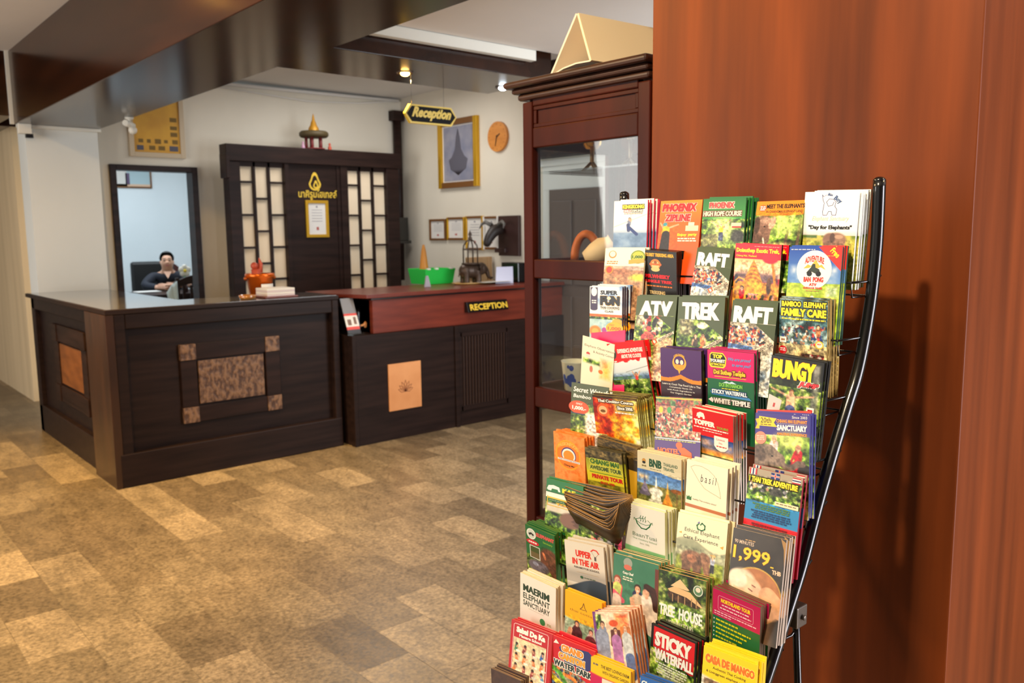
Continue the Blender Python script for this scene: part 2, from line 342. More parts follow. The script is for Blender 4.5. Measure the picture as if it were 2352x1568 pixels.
def ornament(name, cx, cz, w, h, s, yy, side=False):
    """square ornament: two rails, two stiles, carved corner tiles and a carved centre"""
    def bx(x0, x1, z0, z1, d, mi):
        if side: return bb.box(X0 + .045 - d, X0 + .06, x0, x1, z0, z1, mi)
        return bb.box(x0, x1, yy - d, yy + .01, z0, z1, mi)
    bb = B(); L, Rr, Bt, Tp = cx - w / 2, cx + w / 2, cz - h / 2, cz + h / 2
    bx(L + s, Rr - s, Bt, Bt + s, .018, 0); bx(L + s, Rr - s, Tp - s, Tp, .018, 0); bx(L, L + s, Bt + s, Tp - s, .018, 0); bx(Rr - s, Rr, Bt + s, Tp - s, .018, 0)
    p = obj(name, bb, M['dark'], t, .003)
    for x in (L, Rr - s):
        for z in (Bt, Tp - s): bb = B(); bx(x, x + s, z, z + s, .026, 0); obj('carved_tile', bb, M['dark'] if side else M['carved'], p, .003)
    bb = B(); bx(L + s * 1.12, Rr - s * 1.12, Bt + s * 1.12, Tp - s * 1.12, .010, 0)
    obj('centre_panel', bb, M['amber'] if side else M['carved'], p, .003)
ornament('ornament', 2.135, .575, .66, .50, .10, Y0 + .06)
ornament('ornament', 6.32, .60, .86, .56, .12, 0, True)

# ================================================================== reception desk
M['peach'] = noisy('peach_plaque', (206, 138, 84), (222, 156, 102), (5, 5, 5), rough=.5)
DX0, DY = 2.935, 5.09
t = thing('reception_desk', 'long reception desk with red brown upper front and dark lower front', 'desk', (DX0, DY, 0))
b = B(); b.box(DX0, 5.0, DY, 5.70, 0.0, .79); b.box(DX0 - .004, DX0 + .03, DY - .006, DY + .05, 0, .79)
obj('lower_body', b, M['dark2'], t, .004)
b = B(); b.box(3.12, 5.0, DY + .02, 5.70, .79, 1.03); obj('upper_front', b, M['redwood'], t, .004)
b = B(); b.box(2.94, 5.0, 5.45, 5.70, .79, 1.03); b.box(3.12, 3.14, DY + .06, 5.6, .79, 1.03); obj('niche_back', b, M['dark'], t)
b = B(); b.prism([(2.93, 5.46, 1.045), (3.06, DY - .01, 1.045), (5.0, DY - .01, 1.045), (5.0, 5.75, 1.045), (2.93, 5.75, 1.045)], (0, 0, .028))
obj('desk_top', b, M['redwood'], t, .004)
b = B(); b.box(3.12, 5.0, DY + .035, 5.6, 1.028, 1.047); obj('shadow_gap', b, M['black'], t)
p, q = ony(890, 837, DY), ony(967, 932, DY)
b = B(); b.box(p.x, q.x, DY - .012, DY, q.z, p.z); pl = obj('plaque', b, M['peach'], t, .002)
bm = bmesh.new()
cx, cz = (p.x + q.x) / 2, (p.z + q.z) / 2
for k in range(-3, 4):
    a = k * .42; c, s = math.cos(a), math.sin(a); l = .085 - .006 * abs(k)
    pts = [(0, 0), (.014, l * .5), (0, l), (-.014, l * .5)]; w = [(cx + x * c + z * s, cz - .04 + z * c - x * s) for x, z in pts]
    for i in range(4):
        (xa, za), (xb, zb) = w[i], w[(i + 1) % 4]; nx, nz = -(zb - za), xb - xa; ln = math.hypot(nx, nz); nx, nz = nx / ln * .0016, nz / ln * .0016
        bm.faces.new([bm.verts.new((x, DY - .0135, z)) for x, z in ((xa - nx, za - nz), (xb - nx, zb - nz), (xb + nx, zb + nz), (xa + nx, za + nz))])
obj('lotus_drawing', bm, mat('plaque_lines', (132, 74, 40)), pl)
a0 = ony(1043, 800, DY).x; g0, g1 = ony(1060, 800, DY).x, ony(1160, 800, DY).x
b = B(); b.box(a0, a0 + .035, DY - .02, DY, 0, .79); b.box(g0 - .02, g1 + .02, DY - .012, DY, .12, .16); b.box(g0 - .02, g1 + .02, DY - .012, DY, .70, .735)
b.box(g0 - .03, g0, DY - .012, DY, .12, .735); b.box(g1, g1 + .03, DY - .012, DY, .12, .735); obj('grille_frame', b, M['dark2'], t, .003)
b = B(); n = 15
for i in range(n):
    x = g0 + (g1 - g0) * (i + .25) / n; b.box(x, x + .010, DY - .010, DY + .001, .16, .70)
obj('grille_slats', b, mat('slat_wood', (52, 34, 26), .4), t)
# RECEPTION name board on the desk front
p, q = ony(1070, 705, DY), ony(1162, 700, DY)
t = thing('name_board', 'small black board with gold RECEPTION lettering on the desk front', 'sign', (p.x, DY + .02, .885))
b = B(); b.prism([(p.x, DY + .02, .885), (p.x, DY - .035, .885), (p.x, DY - .010, .965), (p.x, DY + .02, .965)], (q.x - p.x, 0, 0)); obj('board', b, M['black'], t, .002)
bm = bmesh.new(); nn = Vector((0, -.08, -.025)).normalized(); uu = Vector((0, .025, .08)).normalized()
text_into(bm, 'RECEPTION', (p.x + .02, DY - .036, .900), (1, 0, 0), uu, q.x - p.x - .03, .05, (0, -1, 0), .03)
obj('lettering', bm, M['goldp'], t)
# leaflets in the niche
t = thing('leaflet_stand', 'clear leaflet stand with a red and white leaflet in the desk niche', 'leaflet stand', (3.0, 5.2, .79))
b = B(); b.prism([(2.93, 5.14, .792), (2.93, 5.24, 1.03), (2.93, 5.246, 1.03), (2.93, 5.146, .792)], (.11, 0, 0)); b.box(2.93, 3.04, 5.10, 5.146, .792, .81); obj('holder', b, M['glass'], t)
b = B(); n0 = Vector((0, -.24, .1)).normalized() * .004
def strip(z0, z1, mi, x0=2.934, x1=3.036):
    f = lambda z: 5.138 + (z - .80) * .42
    b.prism([(x0, f(z0), z0), (x1, f(z0), z0), (x1, f(z1), z1), (x0, f(z1), z1)], (0, -.003, 0), mi)
strip(.80, .83, 0); strip(.83, .85, 1); strip(.85, .925, 2); strip(.925, .94, 1); strip(.94, 1.045, 3)
strip(.86, .90, 4, 2.95, 2.98); strip(.865, .915, 4, 3.0, 3.022)
obj('leaflet', b, [mat('leaf_dark', (60, 60, 66)), mat('leaf_red', (214, 74, 66)), M['paper'], mat('leaf_grey', (128, 128, 134)), mat('leaf_brown', (150, 96, 72))], t)
t = thing('figurine', 'small dark figurine with a pale hand mirror in the desk niche', 'figurine', (3.09, 5.25, .79))
b = B(); b.lathe([(0, 0), (.04, 0), (.036, .05), (.02, .09), (.028, .14), (.02, .17), (0, .18)], (3.085, 5.26, .79)); obj('body', b, M['black'], t)
b = B(); b.tube([(3.07, 5.20, .845), (3.105, 5.20, .85)], .008); b.ball((3.11, 5.20, .85), .014, .008, .024); obj('hand_mirror', b, M['peach'], t)

# ================================================================== wooden screen behind the counter
SY = 7.2
t = thing('wooden_screen', 'dark wooden screen with paper panes and a header beam behind the counter', 'screen', (3.87, SY, 0))
b = B(); b.box(2.97, 4.77, SY - .02, SY + .12, 2.14, 2.285); b.box(2.99, 3.10, SY, SY + .12, 0, 2.14); b.box(4.61, 4.75, SY, SY + .12, 0, 2.14)
b.box(2.955, 2.99, SY - .05, SY + .09, 1.99, 2.2); obj('frame', b, M['dark'], t, .004)
b = B(); b.box(3.54, 4.10, SY + .03, SY + .07, 0, 2.15); b.box(3.52, 3.56, SY + .0, SY + .08, 0, 2.15); b.box(4.095, 4.17, SY + .0, SY + .08, 0, 2.15); b.box(4.06, 4.095, SY + .015, SY + .07, 0, 2.15)
obj('centre_board', b, M['dark'], t, .003)
for (x0, x1) in ((3.10, 3.52), (4.17, 4.61)):
    b = B(); b.box(x0, x1, SY + .06, SY + .07, 0.3, 2.14); p = obj('paper_panel', b, M['cream'], t)
    b = B(); n = 3; w = (x1 - x0) / n; bar = .022; b.box(x0, x1, SY + .03, SY + .058, 2.10, 2.14)
    for i in range(1, n): b.box(x0 + i * w - bar / 2, x0 + i * w + bar / 2, SY + .03, SY + .06, .3, 2.14)
    for i in range(n):
        z = 2.11 - (.145 if i != 1 else .29)
        while z > .3: b.box(x0 + i * w, x0 + (i + 1) * w, SY + .035, SY + .06, z - .009, z + .009); z -= .29
    obj('lattice', b, M['dark'], p)
bm = bmesh.new()
text_into(bm, 'นาศิรูมโฮเทลล์', (3.66, SY + .028, 1.815), (1, 0, 0), (0, 0, 1), .40, .10, (0, -1, 0), .02)
def drop(x, z, r, th):
    out = []; 
    for k in range(33):
        a = 2 * math.pi * k / 32; rr = r * (1 + .75 * max(0, math.cos(a)) ** 6); out.append((x + rr * math.sin(a) * (1 - .25 * max(0, math.cos(a))), z + rr * math.cos(a)))
    for k in range(32):
        (xa, za), (xb, zb) = out[k], out[k + 1]
        bm.faces.new([bm.verts.new((px, SY + .028, pz)) for px, pz in ((xa, za), (xb, zb), (x + (xb - x) * th, z + (zb - z) * th), (x + (xa - x) * th, z + (za - z) * th))])
drop(3.833, 1.965, .062, .72); drop(3.842, 1.95, .028, .5)
obj('gold_lettering', bm, M['goldp'], t)
def framed(name, label, cat, pl, c, w, h, fw, fm, pics, depth=.02, group=None):
    """a framed picture on a wall; pl = 'y' (faces -Y) or 'x' (faces -X); c = (along, z) centre, wall plane last"""
    t = thing(name, label, cat, (c[0], c[2], c[1] - h / 2) if pl == 'y' else (c[2], c[0], c[1] - h / 2), group=group)
    def bx(bb, a0, a1, z0, z1, d0, d1, mi=0):
        if pl == 'y': bb.box(a0, a1, c[2] - d1, c[2] - d0, z0, z1, mi)
        else: bb.box(c[2] - d1, c[2] - d0, a0, a1, z0, z1, mi)
    L, Rr, Bt, Tp = c[0] - w / 2, c[0] + w / 2, c[1] - h / 2, c[1] + h / 2
    vb, hb = (fm if isinstance(fm, tuple) else (fm, fm)); b = B()
    bx(b, L, L + fw, Bt, Tp, 0, depth, 0); bx(b, Rr - fw, Rr, Bt, Tp, 0, depth, 0); bx(b, L + fw, Rr - fw, Bt, Bt + fw, 0, depth, 1); bx(b, L + fw, Rr - fw, Tp - fw, Tp, 0, depth, 1)
    obj('frame', b, [vb, hb], t, .002)
    b = B(); bx(b, L + fw, Rr - fw, Bt + fw, Tp - fw, .001, depth * .4)
    pn = obj('picture', b, pics[0], t)
    if len(pics) > 1:
        bm = B()
        for (u0, v0, u1, v1, m_) in pics[2]: bx(bm, L + fw + (w - 2 * fw) * u0, L + fw + (w - 2 * fw) * u1, Bt + fw + (h - 2 * fw) * v0, Bt + fw + (h - 2 * fw) * v1, depth * .4, depth * .4 + .0015, m_)
        obj('print', bm, pics[1], pn)
    return t
M['ink'] = mat('grey_ink', (150, 146, 152), .8); M['redink'] = mat('red_ink', (180, 96, 88), .8); M['brownink'] = mat('brown_ink', (120, 92, 36), .7); M['blueink'] = mat('slate_ink', (86, 84, 96), .7)
lines = [(.2, .15 + .09 * i, .8, .165 + .09 * i, 0) for i in range(3, 8)] + [(.45, .86, .55, .92, 0), (.45, .14, .58, .24, 1)]
framed('certificate', 'gold framed certificate on the dark centre board of the screen', 'certificate', 'y', (3.838, 1.64, SY + .03), .235, .345, .028, M['gold'], (M['paper'], [M['ink'], M['redink']], lines), .02)
# gold relief poster on the back wall
M['ochre'] = noisy('ochre_print', (196, 140, 34), (222, 168, 46), (5, 5, 5), rough=.55)
pp, qq = ony(293, 300, YB), ony(425, 365, YB)
cx = (pp.x + qq.x) / 2; w = qq.x - pp.x; zt = 2.70; zb = qq.z
shapes = [(.06, .04, .2, .13, 1), (.32, .05, .45, .13, 0), (.52, .05, .66, .13, 0), (.76, .04, .95, .14, 1), (.1, .18, .2, .25, 0), (.28, .18, .36, .25, 0), (.45, .17, .58, .26, 0), (.65, .19, .73, .25, 0), (.83, .18, .95, .26, 0),
          (.8, .32, .95, .40, 0), (.8, .45, .95, .52, 0), (.8, .6, .95, .68, 0)]
framed('picture', 'large yellow ochre print in a pale wooden frame above the office doorway', 'picture', 'y', (cx, (zt + zb) / 2, YB), w, zt - zb, .04, mat('pale_wood_frame', (196, 176, 146), .5), (M['ochre'], [M['brownink'], M['blueink']], shapes), .03)
# shrine on top of the screen
t = thing('spirit_shrine', 'small shrine with gold spire and red posts on top of the screen', 'shrine', (3.86, 7.26, 2.285))
b = B()
for k in range(5):
    a = 2 * math.pi * k / 5 + .3; b.tube([(3.86 + .075 * math.cos(a), 7.26 + .06 * math.sin(a), 2.285), (3.86 + .075 * math.cos(a), 7.26 + .06 * math.sin(a), 2.40)], .014)
b.lathe([(0, 0), (.10, 0), (.10, .01), (0, .01)], (3.86, 7.26, 2.285)); obj('posts', b, mat('shrine_red', (120, 44, 44)), t)
b = B(); b.lathe([(0, .40 - .005), (.12, .395), (.135, .41), (.135, .435), (.12, .45), (0, .455)], (3.86, 7.26, 2.0)); obj('roof', b, mat('shrine_roof', (78, 64, 34), .6), t)
b = B(); b.lathe([(.05, 0), (.046, .03), (.03, .055), (.024, .08), (.014, .1), (.008, .14), (0, .165)], (3.86, 7.26, 2.452)); obj('spire', b, mat('shrine_gold', (196, 140, 40), .4, .5, .3), t)
for dx, c, l in ((-.125, (196, 150, 176), 'tiny pink offering figure left of the red posts of the shrine'), (.15, (190, 72, 44), 'tiny orange offering figure beside the shrine on the screen')):
    tag(obj('offering_figure', B().lathe([(.018, 0), (.016, .03), (.007, .04), (.013, .055), (0, .07)], (3.86 + dx, 7.24, 2.285), 12), mat('offering', c)), l, 'figurine')
# certificates, picture, clock and buffalo head on the right wall
fr = [(6.96, 1.527, .28, .215, M['goldb'], M['goldb'], 'brown framed certificate farthest into the corner on the right wall'),
      (6.655, 1.535, .29, .225, M['gold'], M['goldb'], 'certificate with gold side bars, second from the corner on the right wall'),
      (6.36, 1.49, .27, .325, M['gold'], M['goldb'], 'tall gold barred certificate behind the elephant statue'),
      (6.108, 1.49, .225, .31, M['paper'], M['goldb'], 'tall pale framed certificate beside the buffalo head')]
for cy, cz, w, h, m1, m2, l in fr:
    framed('certificate', l, 'certificate', 'x', (cy, cz, XR), w, h, .022, (m1, m2), (M['paper'], [M['ink'], M['redink']], lines), .025, 'certificates on the right wall')
M['emblem'] = noisy('blue_grey_print', (112, 116, 138), (150, 148, 160), (7, 7, 7), rough=.6)
t = framed('picture', 'large gold framed blue grey temple print on the right wall', 'picture', 'x', (6.588, 2.26, XR), .62, .655, .055, (M['gold'], M['goldb']), (M['paper'],), .04)
bm = B(); bm.box(XR - .021, XR - .017, 6.36, 6.82, 2.0, 2.52, 0); bm.lathe([(0, -.15), (.12, -.09), (.15, .0), (.10, .03), (.05, .1), (.03, .22), (0, .3)], (XR - .022, 6.588, 2.2), 20, 1, .02, 1)
pn = [c for c in t.children if c.name.startswith('picture')][0]; obj('print', bm, [M['emblem'], M['blueink']], pn)
t = thing('wall_clock', 'round orange wooden wall clock on the right wall', 'clock', (XR, 5.989, 2.27)); cc = (XR, 5.989, 2.363)
b = B(); seg = 40; ang = [2 * math.pi * k / seg for k in range(seg)]
b.prism([(XR, cc[1] + .136 * math.cos(a), cc[2] + .136 * math.sin(a)) for a in ang], (-.03, 0, 0)); obj('case', b, noisy('clock_wood', (196, 122, 48), (216, 142, 62), (6, 6, 20), rough=.4), t, .004)
b = B()
for a, l, w in ((math.radians(255), .085, .006), (math.radians(28), .05, .008)):
    dy, dz = -math.cos(a), math.sin(a); px, pz = dz, -dy
    b.prism([(XR - .032, cc[1] + dy * s * l + px * w * q, cc[2] + dz * s * l + pz * w * q) for s, q in ((-.15, -1), (1, -.4), (1, .4), (-.15, 1))], (-.003, 0, 0))
obj('hands', b, mat('clock_hands', (80, 48, 24)), t)
b = B()
for k in range(12):
    a = math.pi * k / 6; y, z = cc[1] + .112 * math.cos(a), cc[2] + .112 * math.sin(a); b.box(XR - .0315, XR - .03, y - .004, y + .004, z - .004, z + .004)
obj('hour_marks', b, mat('clock_marks', (150, 88, 36)), t)
t = thing('buffalo_head_plaque', 'carved buffalo head mounted on a dark wooden plaque on the right wall', 'wall carving', (XR, 5.87, 1.30))
b = B(); b.box(XR - .03, XR, 5.70, 5.985, 1.28, 1.645); b.box(XR - .06, XR - .02, 5.86, 6.01, 1.31, 1.35); obj('plaque', b, mat('plaque_wood', (58, 34, 30), .45), t, .004)
o, ly = skin('head', [(-.03, .05, .23), (-.13, .05, .22), (-.20, .06, .13), (-.22, .065, .06)], [(0, 1), (1, 2), (2, 3)], None, mat('carved_dark', (42, 32, 28), .5), t)
for i, (a, c) in enumerate(((.06, .06), (.06, .06), (.045, .045), (.035, .035))): ly[i].radius = (a, c)
ly[0].use_root = True; o.modifiers.new('s', 'SUBSURF').render_levels = 2
b = B()
for s in (1, -1): b.tube([(XR - .12, 5.92 + s * .05, 1.56), (XR - .14, 5.92 + s * .12, 1.59), (XR - .15, 5.92 + s * .16, 1.57), (XR - .17, 5.92 + s * .17, 1.53)], [.022, .018, .012, .004])
obj('horns', b, mat('horn', (96, 92, 88), .45), t)
tag(obj('brass_bell', B().ball((XR - .17, 6.0, 1.40), .026, .026, .036), mat('pale_brass', (206, 190, 120), .3, .5, .5)), 'small pale bell hanging under the buffalo head', 'bell')
t = thing('wall_telephone', 'dark wall box with a yellow edge beside the screen', 'wall box', (4.93, 7.5, 1.4))
b = B(); b.box(4.86, 5.0, 7.42, 7.5, 1.42, 1.66); b.box(4.85, 5.02, 7.40, 7.5, 1.39, 1.42); obj('box', b, M['black'], t, .004)
b = B(); b.box(4.80, 4.85, 7.42, 7.5, 1.42, 1.70); obj('yellow_edge', b, mat('yellow_tag', (190, 140, 40)), t, .003)

# ================================================================== hanging sign
t = thing('hanging_sign', 'black and gold hexagonal hanging sign reading Reception', 'sign', (2.79, 3.9, 2.10))
A, Bq = ony(928, 257, 3.9), ony(1046, 276, 3.9); zt, zb = 2.197, 2.095
def hexa(g, y0, y1):
    L, Rr = A.x + g, Bq.x - g; zm = (zt + zb) / 2; T, Bm = zt - g, zb + g; c = .035
    return [(L, y0, zm), (L + c, y0, Bm), (Rr - c, y0, Bm), (Rr, y0, zm), (Rr - c, y0, T), (L + c, y0, T)], (0, y1 - y0, 0)
b = B(); b.prism(*hexa(0, 3.890, 3.91)); obj('gold_border', b, M['goldp'], t)
b = B(); b.prism(*hexa(.010, 3.886, 3.889)); obj('board', b, mat('matte_black', (20, 17, 16), .7, .2), t)
bm = bmesh.new(); text_into(bm, 'Reception', (A.x + .04, 3.8845, zb + .018), (1, 0, 0), (0, 0, 1), Bq.x - A.x - .08, zt - zb - .03, (0, -1, 0), .05, .45)
obj('lettering', bm, M['goldp'], t)
b = B()
for x in (A.x + .05, Bq.x - .08): b.tube([(x, 3.9, zt), (x, 3.9, 2.366)], .0009, 6)
obj('wires', b, M['black'], t)

# ================================================================== things on the counter and the desk
tray = tag(obj('tray', box(2.40, 2.64, 5.28, 5.50, 1.077, 1.086), M['redwood'], None, .003), 'flat reddish wooden tray on the front counter', 'tray')
for i in range(4):
    tag(obj('booklet', box(2.425, 2.625, 5.30, 5.48, 1.0865 + i * .013, 1.099 + i * .013), M['paper'] if i % 2 else mat('booklet_cover', (206, 192, 196), .6), None, .002),
        'pale booklet in the flat pile on the wooden tray', 'booklet', 'booklets on the tray')
t = thing('offering_bucket', 'orange copper bucket with a white label behind the booklets', 'bucket', (2.50, 5.56, 1.077))
b = B(); b.lathe([(0, 0), (.075, 0), (.088, .125), (.10, .13), (.102, .15), (.096, .155), (.086, .15), (.078, .03), (0, .03)], (2.50, 5.57, 1.077), 32); obj('pail', b, mat('copper', (222, 104, 24), .22, .5, .6), t)
b = B()
for k in range(9):
    a0 = math.radians(250 + k * 8); a1 = math.radians(250 + (k + 1) * 8)
    b.prism([(2.50 + .087 * math.cos(a), 5.57 + .087 * math.sin(a), z) for a, z in ((a0, 1.11), (a1, 1.11), (a1, 1.16), (a0, 1.16))], (0, -.002, 0))
obj('label', b, M['paper'], t)
b = B()
for s in (-1, 1): b.ball((2.50 + s * .104, 5.57, 1.20), .014)
obj('knobs', b, mat('copper_dark', (170, 84, 24), .3, .5, .6), t)
t = thing('red_figurine', 'small red seated figurine rising out of the copper bucket', 'figurine', (2.475, 5.57, 1.11))
b = B(); b.lathe([(.045, 0), (.05, .06), (.03, .10), (.034, .15), (0, .16)], (2.475, 5.57, 1.11)); b.ball((2.46, 5.56, 1.285), .026); obj('body', b, mat('red_clay', (176, 70, 44), .45), t)
b = B(); b.tube([(2.50, 5.57, 1.24), (2.51, 5.57, 1.30), (2.50, 5.57, 1.34)], [.022, .014, .003]); obj('flame', b, mat('red_clay_light', (196, 86, 60), .45), t)
tag(obj('ashtray', B().lathe([(0, 0), (.05, 0), (.058, .025), (.05, .028), (.044, .01), (0, .008)], (2.30, 5.33, 1.077)), mat('amber_glass', (150, 98, 40), .1, .8, 0, .6)), 'small amber glass dish on the front counter', 'dish')
g = onz(1003, 652, 1.075)
t = thing('green_basket', 'bright green plastic basket on the reception desk', 'basket', (g.x, g.y + .1, 1.073)); M['green'] = mat('green_plastic', (36, 196, 74), .4)
x0, x1, y0, y1 = g.x - .11, g.x + .20, g.y, g.y + .26; b = B()
def taper(xa, xb, ya, yb, z0, z1, d):
    lo = [(xa + d, ya + d, z0), (xb - d, ya + d, z0), (xb - d, yb - d, z0), (xa + d, yb - d, z0)]; hi = [(xa, ya, z1), (xb, ya, z1), (xb, yb, z1), (xa, yb, z1)]; return lo, hi
lo, hi = taper(x0, x1, y0, y1, 1.073, 1.20, .018); th = .006
bm = bmesh.new(); L = [bm.verts.new(p) for p in lo]; H = [bm.verts.new(p) for p in hi]; c = Vector(((x0 + x1) / 2, (y0 + y1) / 2, 0))
Li = [bm.verts.new(Vector(p) + Vector(((c.x - p[0]) * .05, (c.y - p[1]) * .05, th))) for p in lo]; Hi = [bm.verts.new(Vector(p) + Vector(((c.x - p[0]) * .05, (c.y - p[1]) * .05, 0))) for p in hi]
bm.faces.new(L); bm.faces.new(Li)
for i in range(4):
    j = (i + 1) % 4; bm.faces.new((L[i], L[j], H[j], H[i])); bm.faces.new((Li[i], Li[j], Hi[j], Hi[i])); bm.faces.new((H[i], H[j], Hi[j], Hi[i]))
obj('basket_body', bm, M['green'], t, .003)
b = B()
for x in (x0 + .02, x0 + .10, x1 - .06): b.box(x, x + .03, y0 - .004, y0 + .02, 1.195, 1.208)
obj('clips', b, M['paper'], t)
b = B(); b.lathe([(.05, 0), (.034, .12), (.020, .24), (.008, .29)], (g.x - .04, g.y + .12, 1.11)); tag(obj('orange_cone', b, mat('dull_orange', (196, 128, 40), .5)), 'dull orange paper cone standing in the green basket', 'cone')
q = onz(983, 658, 1.075); b = B(); b.prism([(q.x - .03, q.y, 1.0735), (q.x + .022, q.y - .01, 1.0735), (q.x + .012, q.y + .01, 1.16), (q.x - .004, q.y + .012, 1.16)], (0, .012, 0))
tag(obj('card_sign', b, mat('grey_card', (150, 146, 158), .6), None), 'small grey pointed card standing in front of the green basket', 'card')
q = onz(1092, 652, 1.075)
tag(obj('serving_tray', B().lathe([(0, 0), (.17, 0), (.20, .014), (.19, .016), (.16, .008), (0, .007)], (q.x + .06, q.y + .06, 1.0735), 36, 0, 1.25, .6), mat('brass_tray', (176, 138, 80), .3, .5, .3)), 'oval brass tray under the elephant statue', 'tray')
t = thing('elephant_statue', 'dark bronze elephant statue carrying an open domed pavilion', 'statue', (q.x, q.y + .06, 1.083)); mb = mat('bronze', (70, 52, 40), .42, .5, .35)
b = B(); b.ball((0, 0, .098), .088, .062, .062); b.ball((.10, 0, .115), .048, .045, .052); b.ball((-.05, 0, .10), .055, .058, .058)
for x in (-.055, .055):
    for y in (-.034, .034): b.tube([(x, y, .10), (x, y, .04), (x, y, 0)], [.028, .024, .026], 10)
b.tube([(.13, 0, .12), (.155, 0, .08), (.165, 0, .045), (.185, 0, .03), (.205, 0, .04)], [.026, .020, .015, .012, .009], 10); b.tube([(-.10, 0, .10), (-.112, 0, .05)], [.008, .005], 8)
o = obj('elephant', b, mb, t, world=False); q_ = o.modifiers.new('r', 'REMESH'); q_.mode = 'VOXEL'; q_.voxel_size = .006; q_.use_smooth_shade = True
b = B()
for s in (1, -1): b.prism([(.095, s * .044, .155), (.06, s * .066, .14), (.05, s * .070, .07), (.09, s * .052, .08)], (0, s * .006, 0))
obj('ears', b, mb, t, .002, world=False)
b = B(); z0 = .158; r0 = .062
for k in range(4):
    a = math.pi / 4 + k * math.pi / 2; c, s = math.cos(a), math.sin(a)
    b.tube([(c * r0, s * r0, z0), (c * r0, s * r0, z0 + .12), (c * r0 * .92, s * r0 * .92, z0 + .15), (c * r0 * .5, s * r0 * .5, z0 + .185), (0, 0, z0 + .20)], .006, 8)
b.lathe([(.0, 0), (.075, 0), (.075, .012), (0, .012)], (0, 0, z0 - .006)); b.tube([(r0 * math.cos(math.pi / 4 + 2 * math.pi * k / 24), r0 * math.sin(math.pi / 4 + 2 * math.pi * k / 24), z0 + .118) for k in range(25)], .006, 6)
b.lathe([(.012, .19), (.018, .21), (.008, .225), (.016, .24), (.004, .265), (0, .285)], (0, 0, z0)); obj('pavilion', b, mb, t, 0, world=False)
t.rotation_euler = (0, 0, math.radians(-12))
q = onz(1160, 650, 1.075); b = B(); n = Vector((-.30, -.95, 0)).normalized(); rt = Vector((.95, -.30, 0)).normalized()
b.prism([Vector((q.x, q.y, 1.074)) + rt * x - n * d + Vector((0, 0, z)) for x, z, d in ((-.085, 0, 0), (.075, 0, 0), (.095, .135, .05), (-.055, .135, .05))], -n * .004)
tag(obj('card_holder', b, mat('lilac_card', (206, 206, 226), .5)), 'pale lilac card leaning upright at the end of the reception desk', 'card')
b = B(); b.box(q.x + .13, q.x + .26, q.y - .02, q.y + .2, 1.0735, 1.24); tag(obj('desk_monitor', b, M['black'], None, .006), 'black equipment box on the reception desk beside the lilac card', 'box')
t = thing('wooden_chair', 'pale wooden chair back standing behind the reception desk', 'chair', (4.89, 5.9, 0)); M['oak'] = noisy('pale_wood', (176, 136, 92), (198, 158, 112), (10, 10, 1.5), rough=.5)
for i, x in enumerate((4.74, 4.985)): obj('rear_leg', box(x, x + .045, 6.08, 6.12, 0, 1.27), M['oak'], t, .004); obj('front_leg', box(x, x + .045, 5.80, 5.84, 0, .45), M['oak'], t, .004)
obj('seat', box(4.73, 5.035, 5.80, 6.12, .44, .48), M['oak'], t, .006); b = B(); b.box(4.74, 5.03, 6.09, 6.115, 1.16, 1.27); b.box(4.795, 4.88, 6.09, 6.11, .48, 1.16); b.box(4.90, 4.98, 6.09, 6.11, .48, 1.16); obj('backrest', b, M['oak'], t, .006)
for i in range(3):
    tag(obj('paper_sheet', box(q.x - .24 + i * .05, q.x - .06 + i * .05, q.y - .03 - .01 * i, q.y + .09 - .01 * i, 1.0905 + .0012 * i, 1.0912 + .0012 * i), M['paper']), 'loose white paper sheet lying beside the elephant statue', 'paper', 'loose papers on the reception desk')
# ================================================================== office behind the doorway
framed('picture', 'small framed landscape print on the office wall seen through the doorway', 'picture', 'y', (3.84, 2.31, 12.6), .50, .27, .02, M['goldb'],
       (mat('sky_print', (176, 200, 206)), [M['paper'], mat('purple_print', (96, 78, 110)), mat('tan_print', (224, 190, 160))], [(0, 0, .32, 1, 0), (.28, .1, .4, .8, 1), (0, 0, 1, .14, 2)]), .03)
PX, PY = 3.74, 11.12
t = thing('office_desk', 'dark wooden office desk where the person leans', 'desk', (3.55, 10.5, 0))
for i, (x, y) in enumerate(((3.22, 10.22), (4.50, 10.22), (3.22, 10.86), (4.50, 10.86))): obj('leg', box(x - .03, x + .03, y - .03, y + .03, 0, .765), M['dark'], t)
obj('desk_top', box(3.16, 4.56, 10.16, 10.92, .765, .81), M['dark'], t, .006); obj('front_panel', box(3.25, 4.47, 10.22, 10.25, .25, .765), M['dark'], t)
tag(obj('paper_sheet', box(3.22, 3.50, 10.66, 10.88, .811, .82), M['paper']), 'white paper pile on the left end of the office desk', 'paper')
t = thing('office_chair', 'black padded office chair behind the seated person', 'chair', (PX - .05, PY + .34, 0), math.radians(-10))
b = B(); b.box(-.27, .27, .16, .24, .62, 1.16); obj('backrest', b, mat('black_leather', (22, 22, 22), .5), t, .035, world=False)
obj('seat', B().box(-.26, .26, -.32, .18, .34, .415), mat('black_leather_seat', (24, 24, 24), .5), t, .03, world=False)
for s in (-1, 1): b = B(); b.tube([(s * .29, .12, .5), (s * .30, .02, .68), (s * .30, -.2, .68)], .018); obj('armrest', b, M['black'], t, world=False)
obj('pedestal', B().tube([(0, -.06, .08), (0, -.06, .35)], .03), M['black'], t, world=False)
for k in range(5):
    a = 2 * math.pi * k / 5; obj('leg', B().tube([(0, -.06, .10), (.28 * math.cos(a), -.06 + .28 * math.sin(a), .05)], [.022, .016]).ball((.28 * math.cos(a), -.06 + .28 * math.sin(a), .028), .028), M['black'], t, world=False)
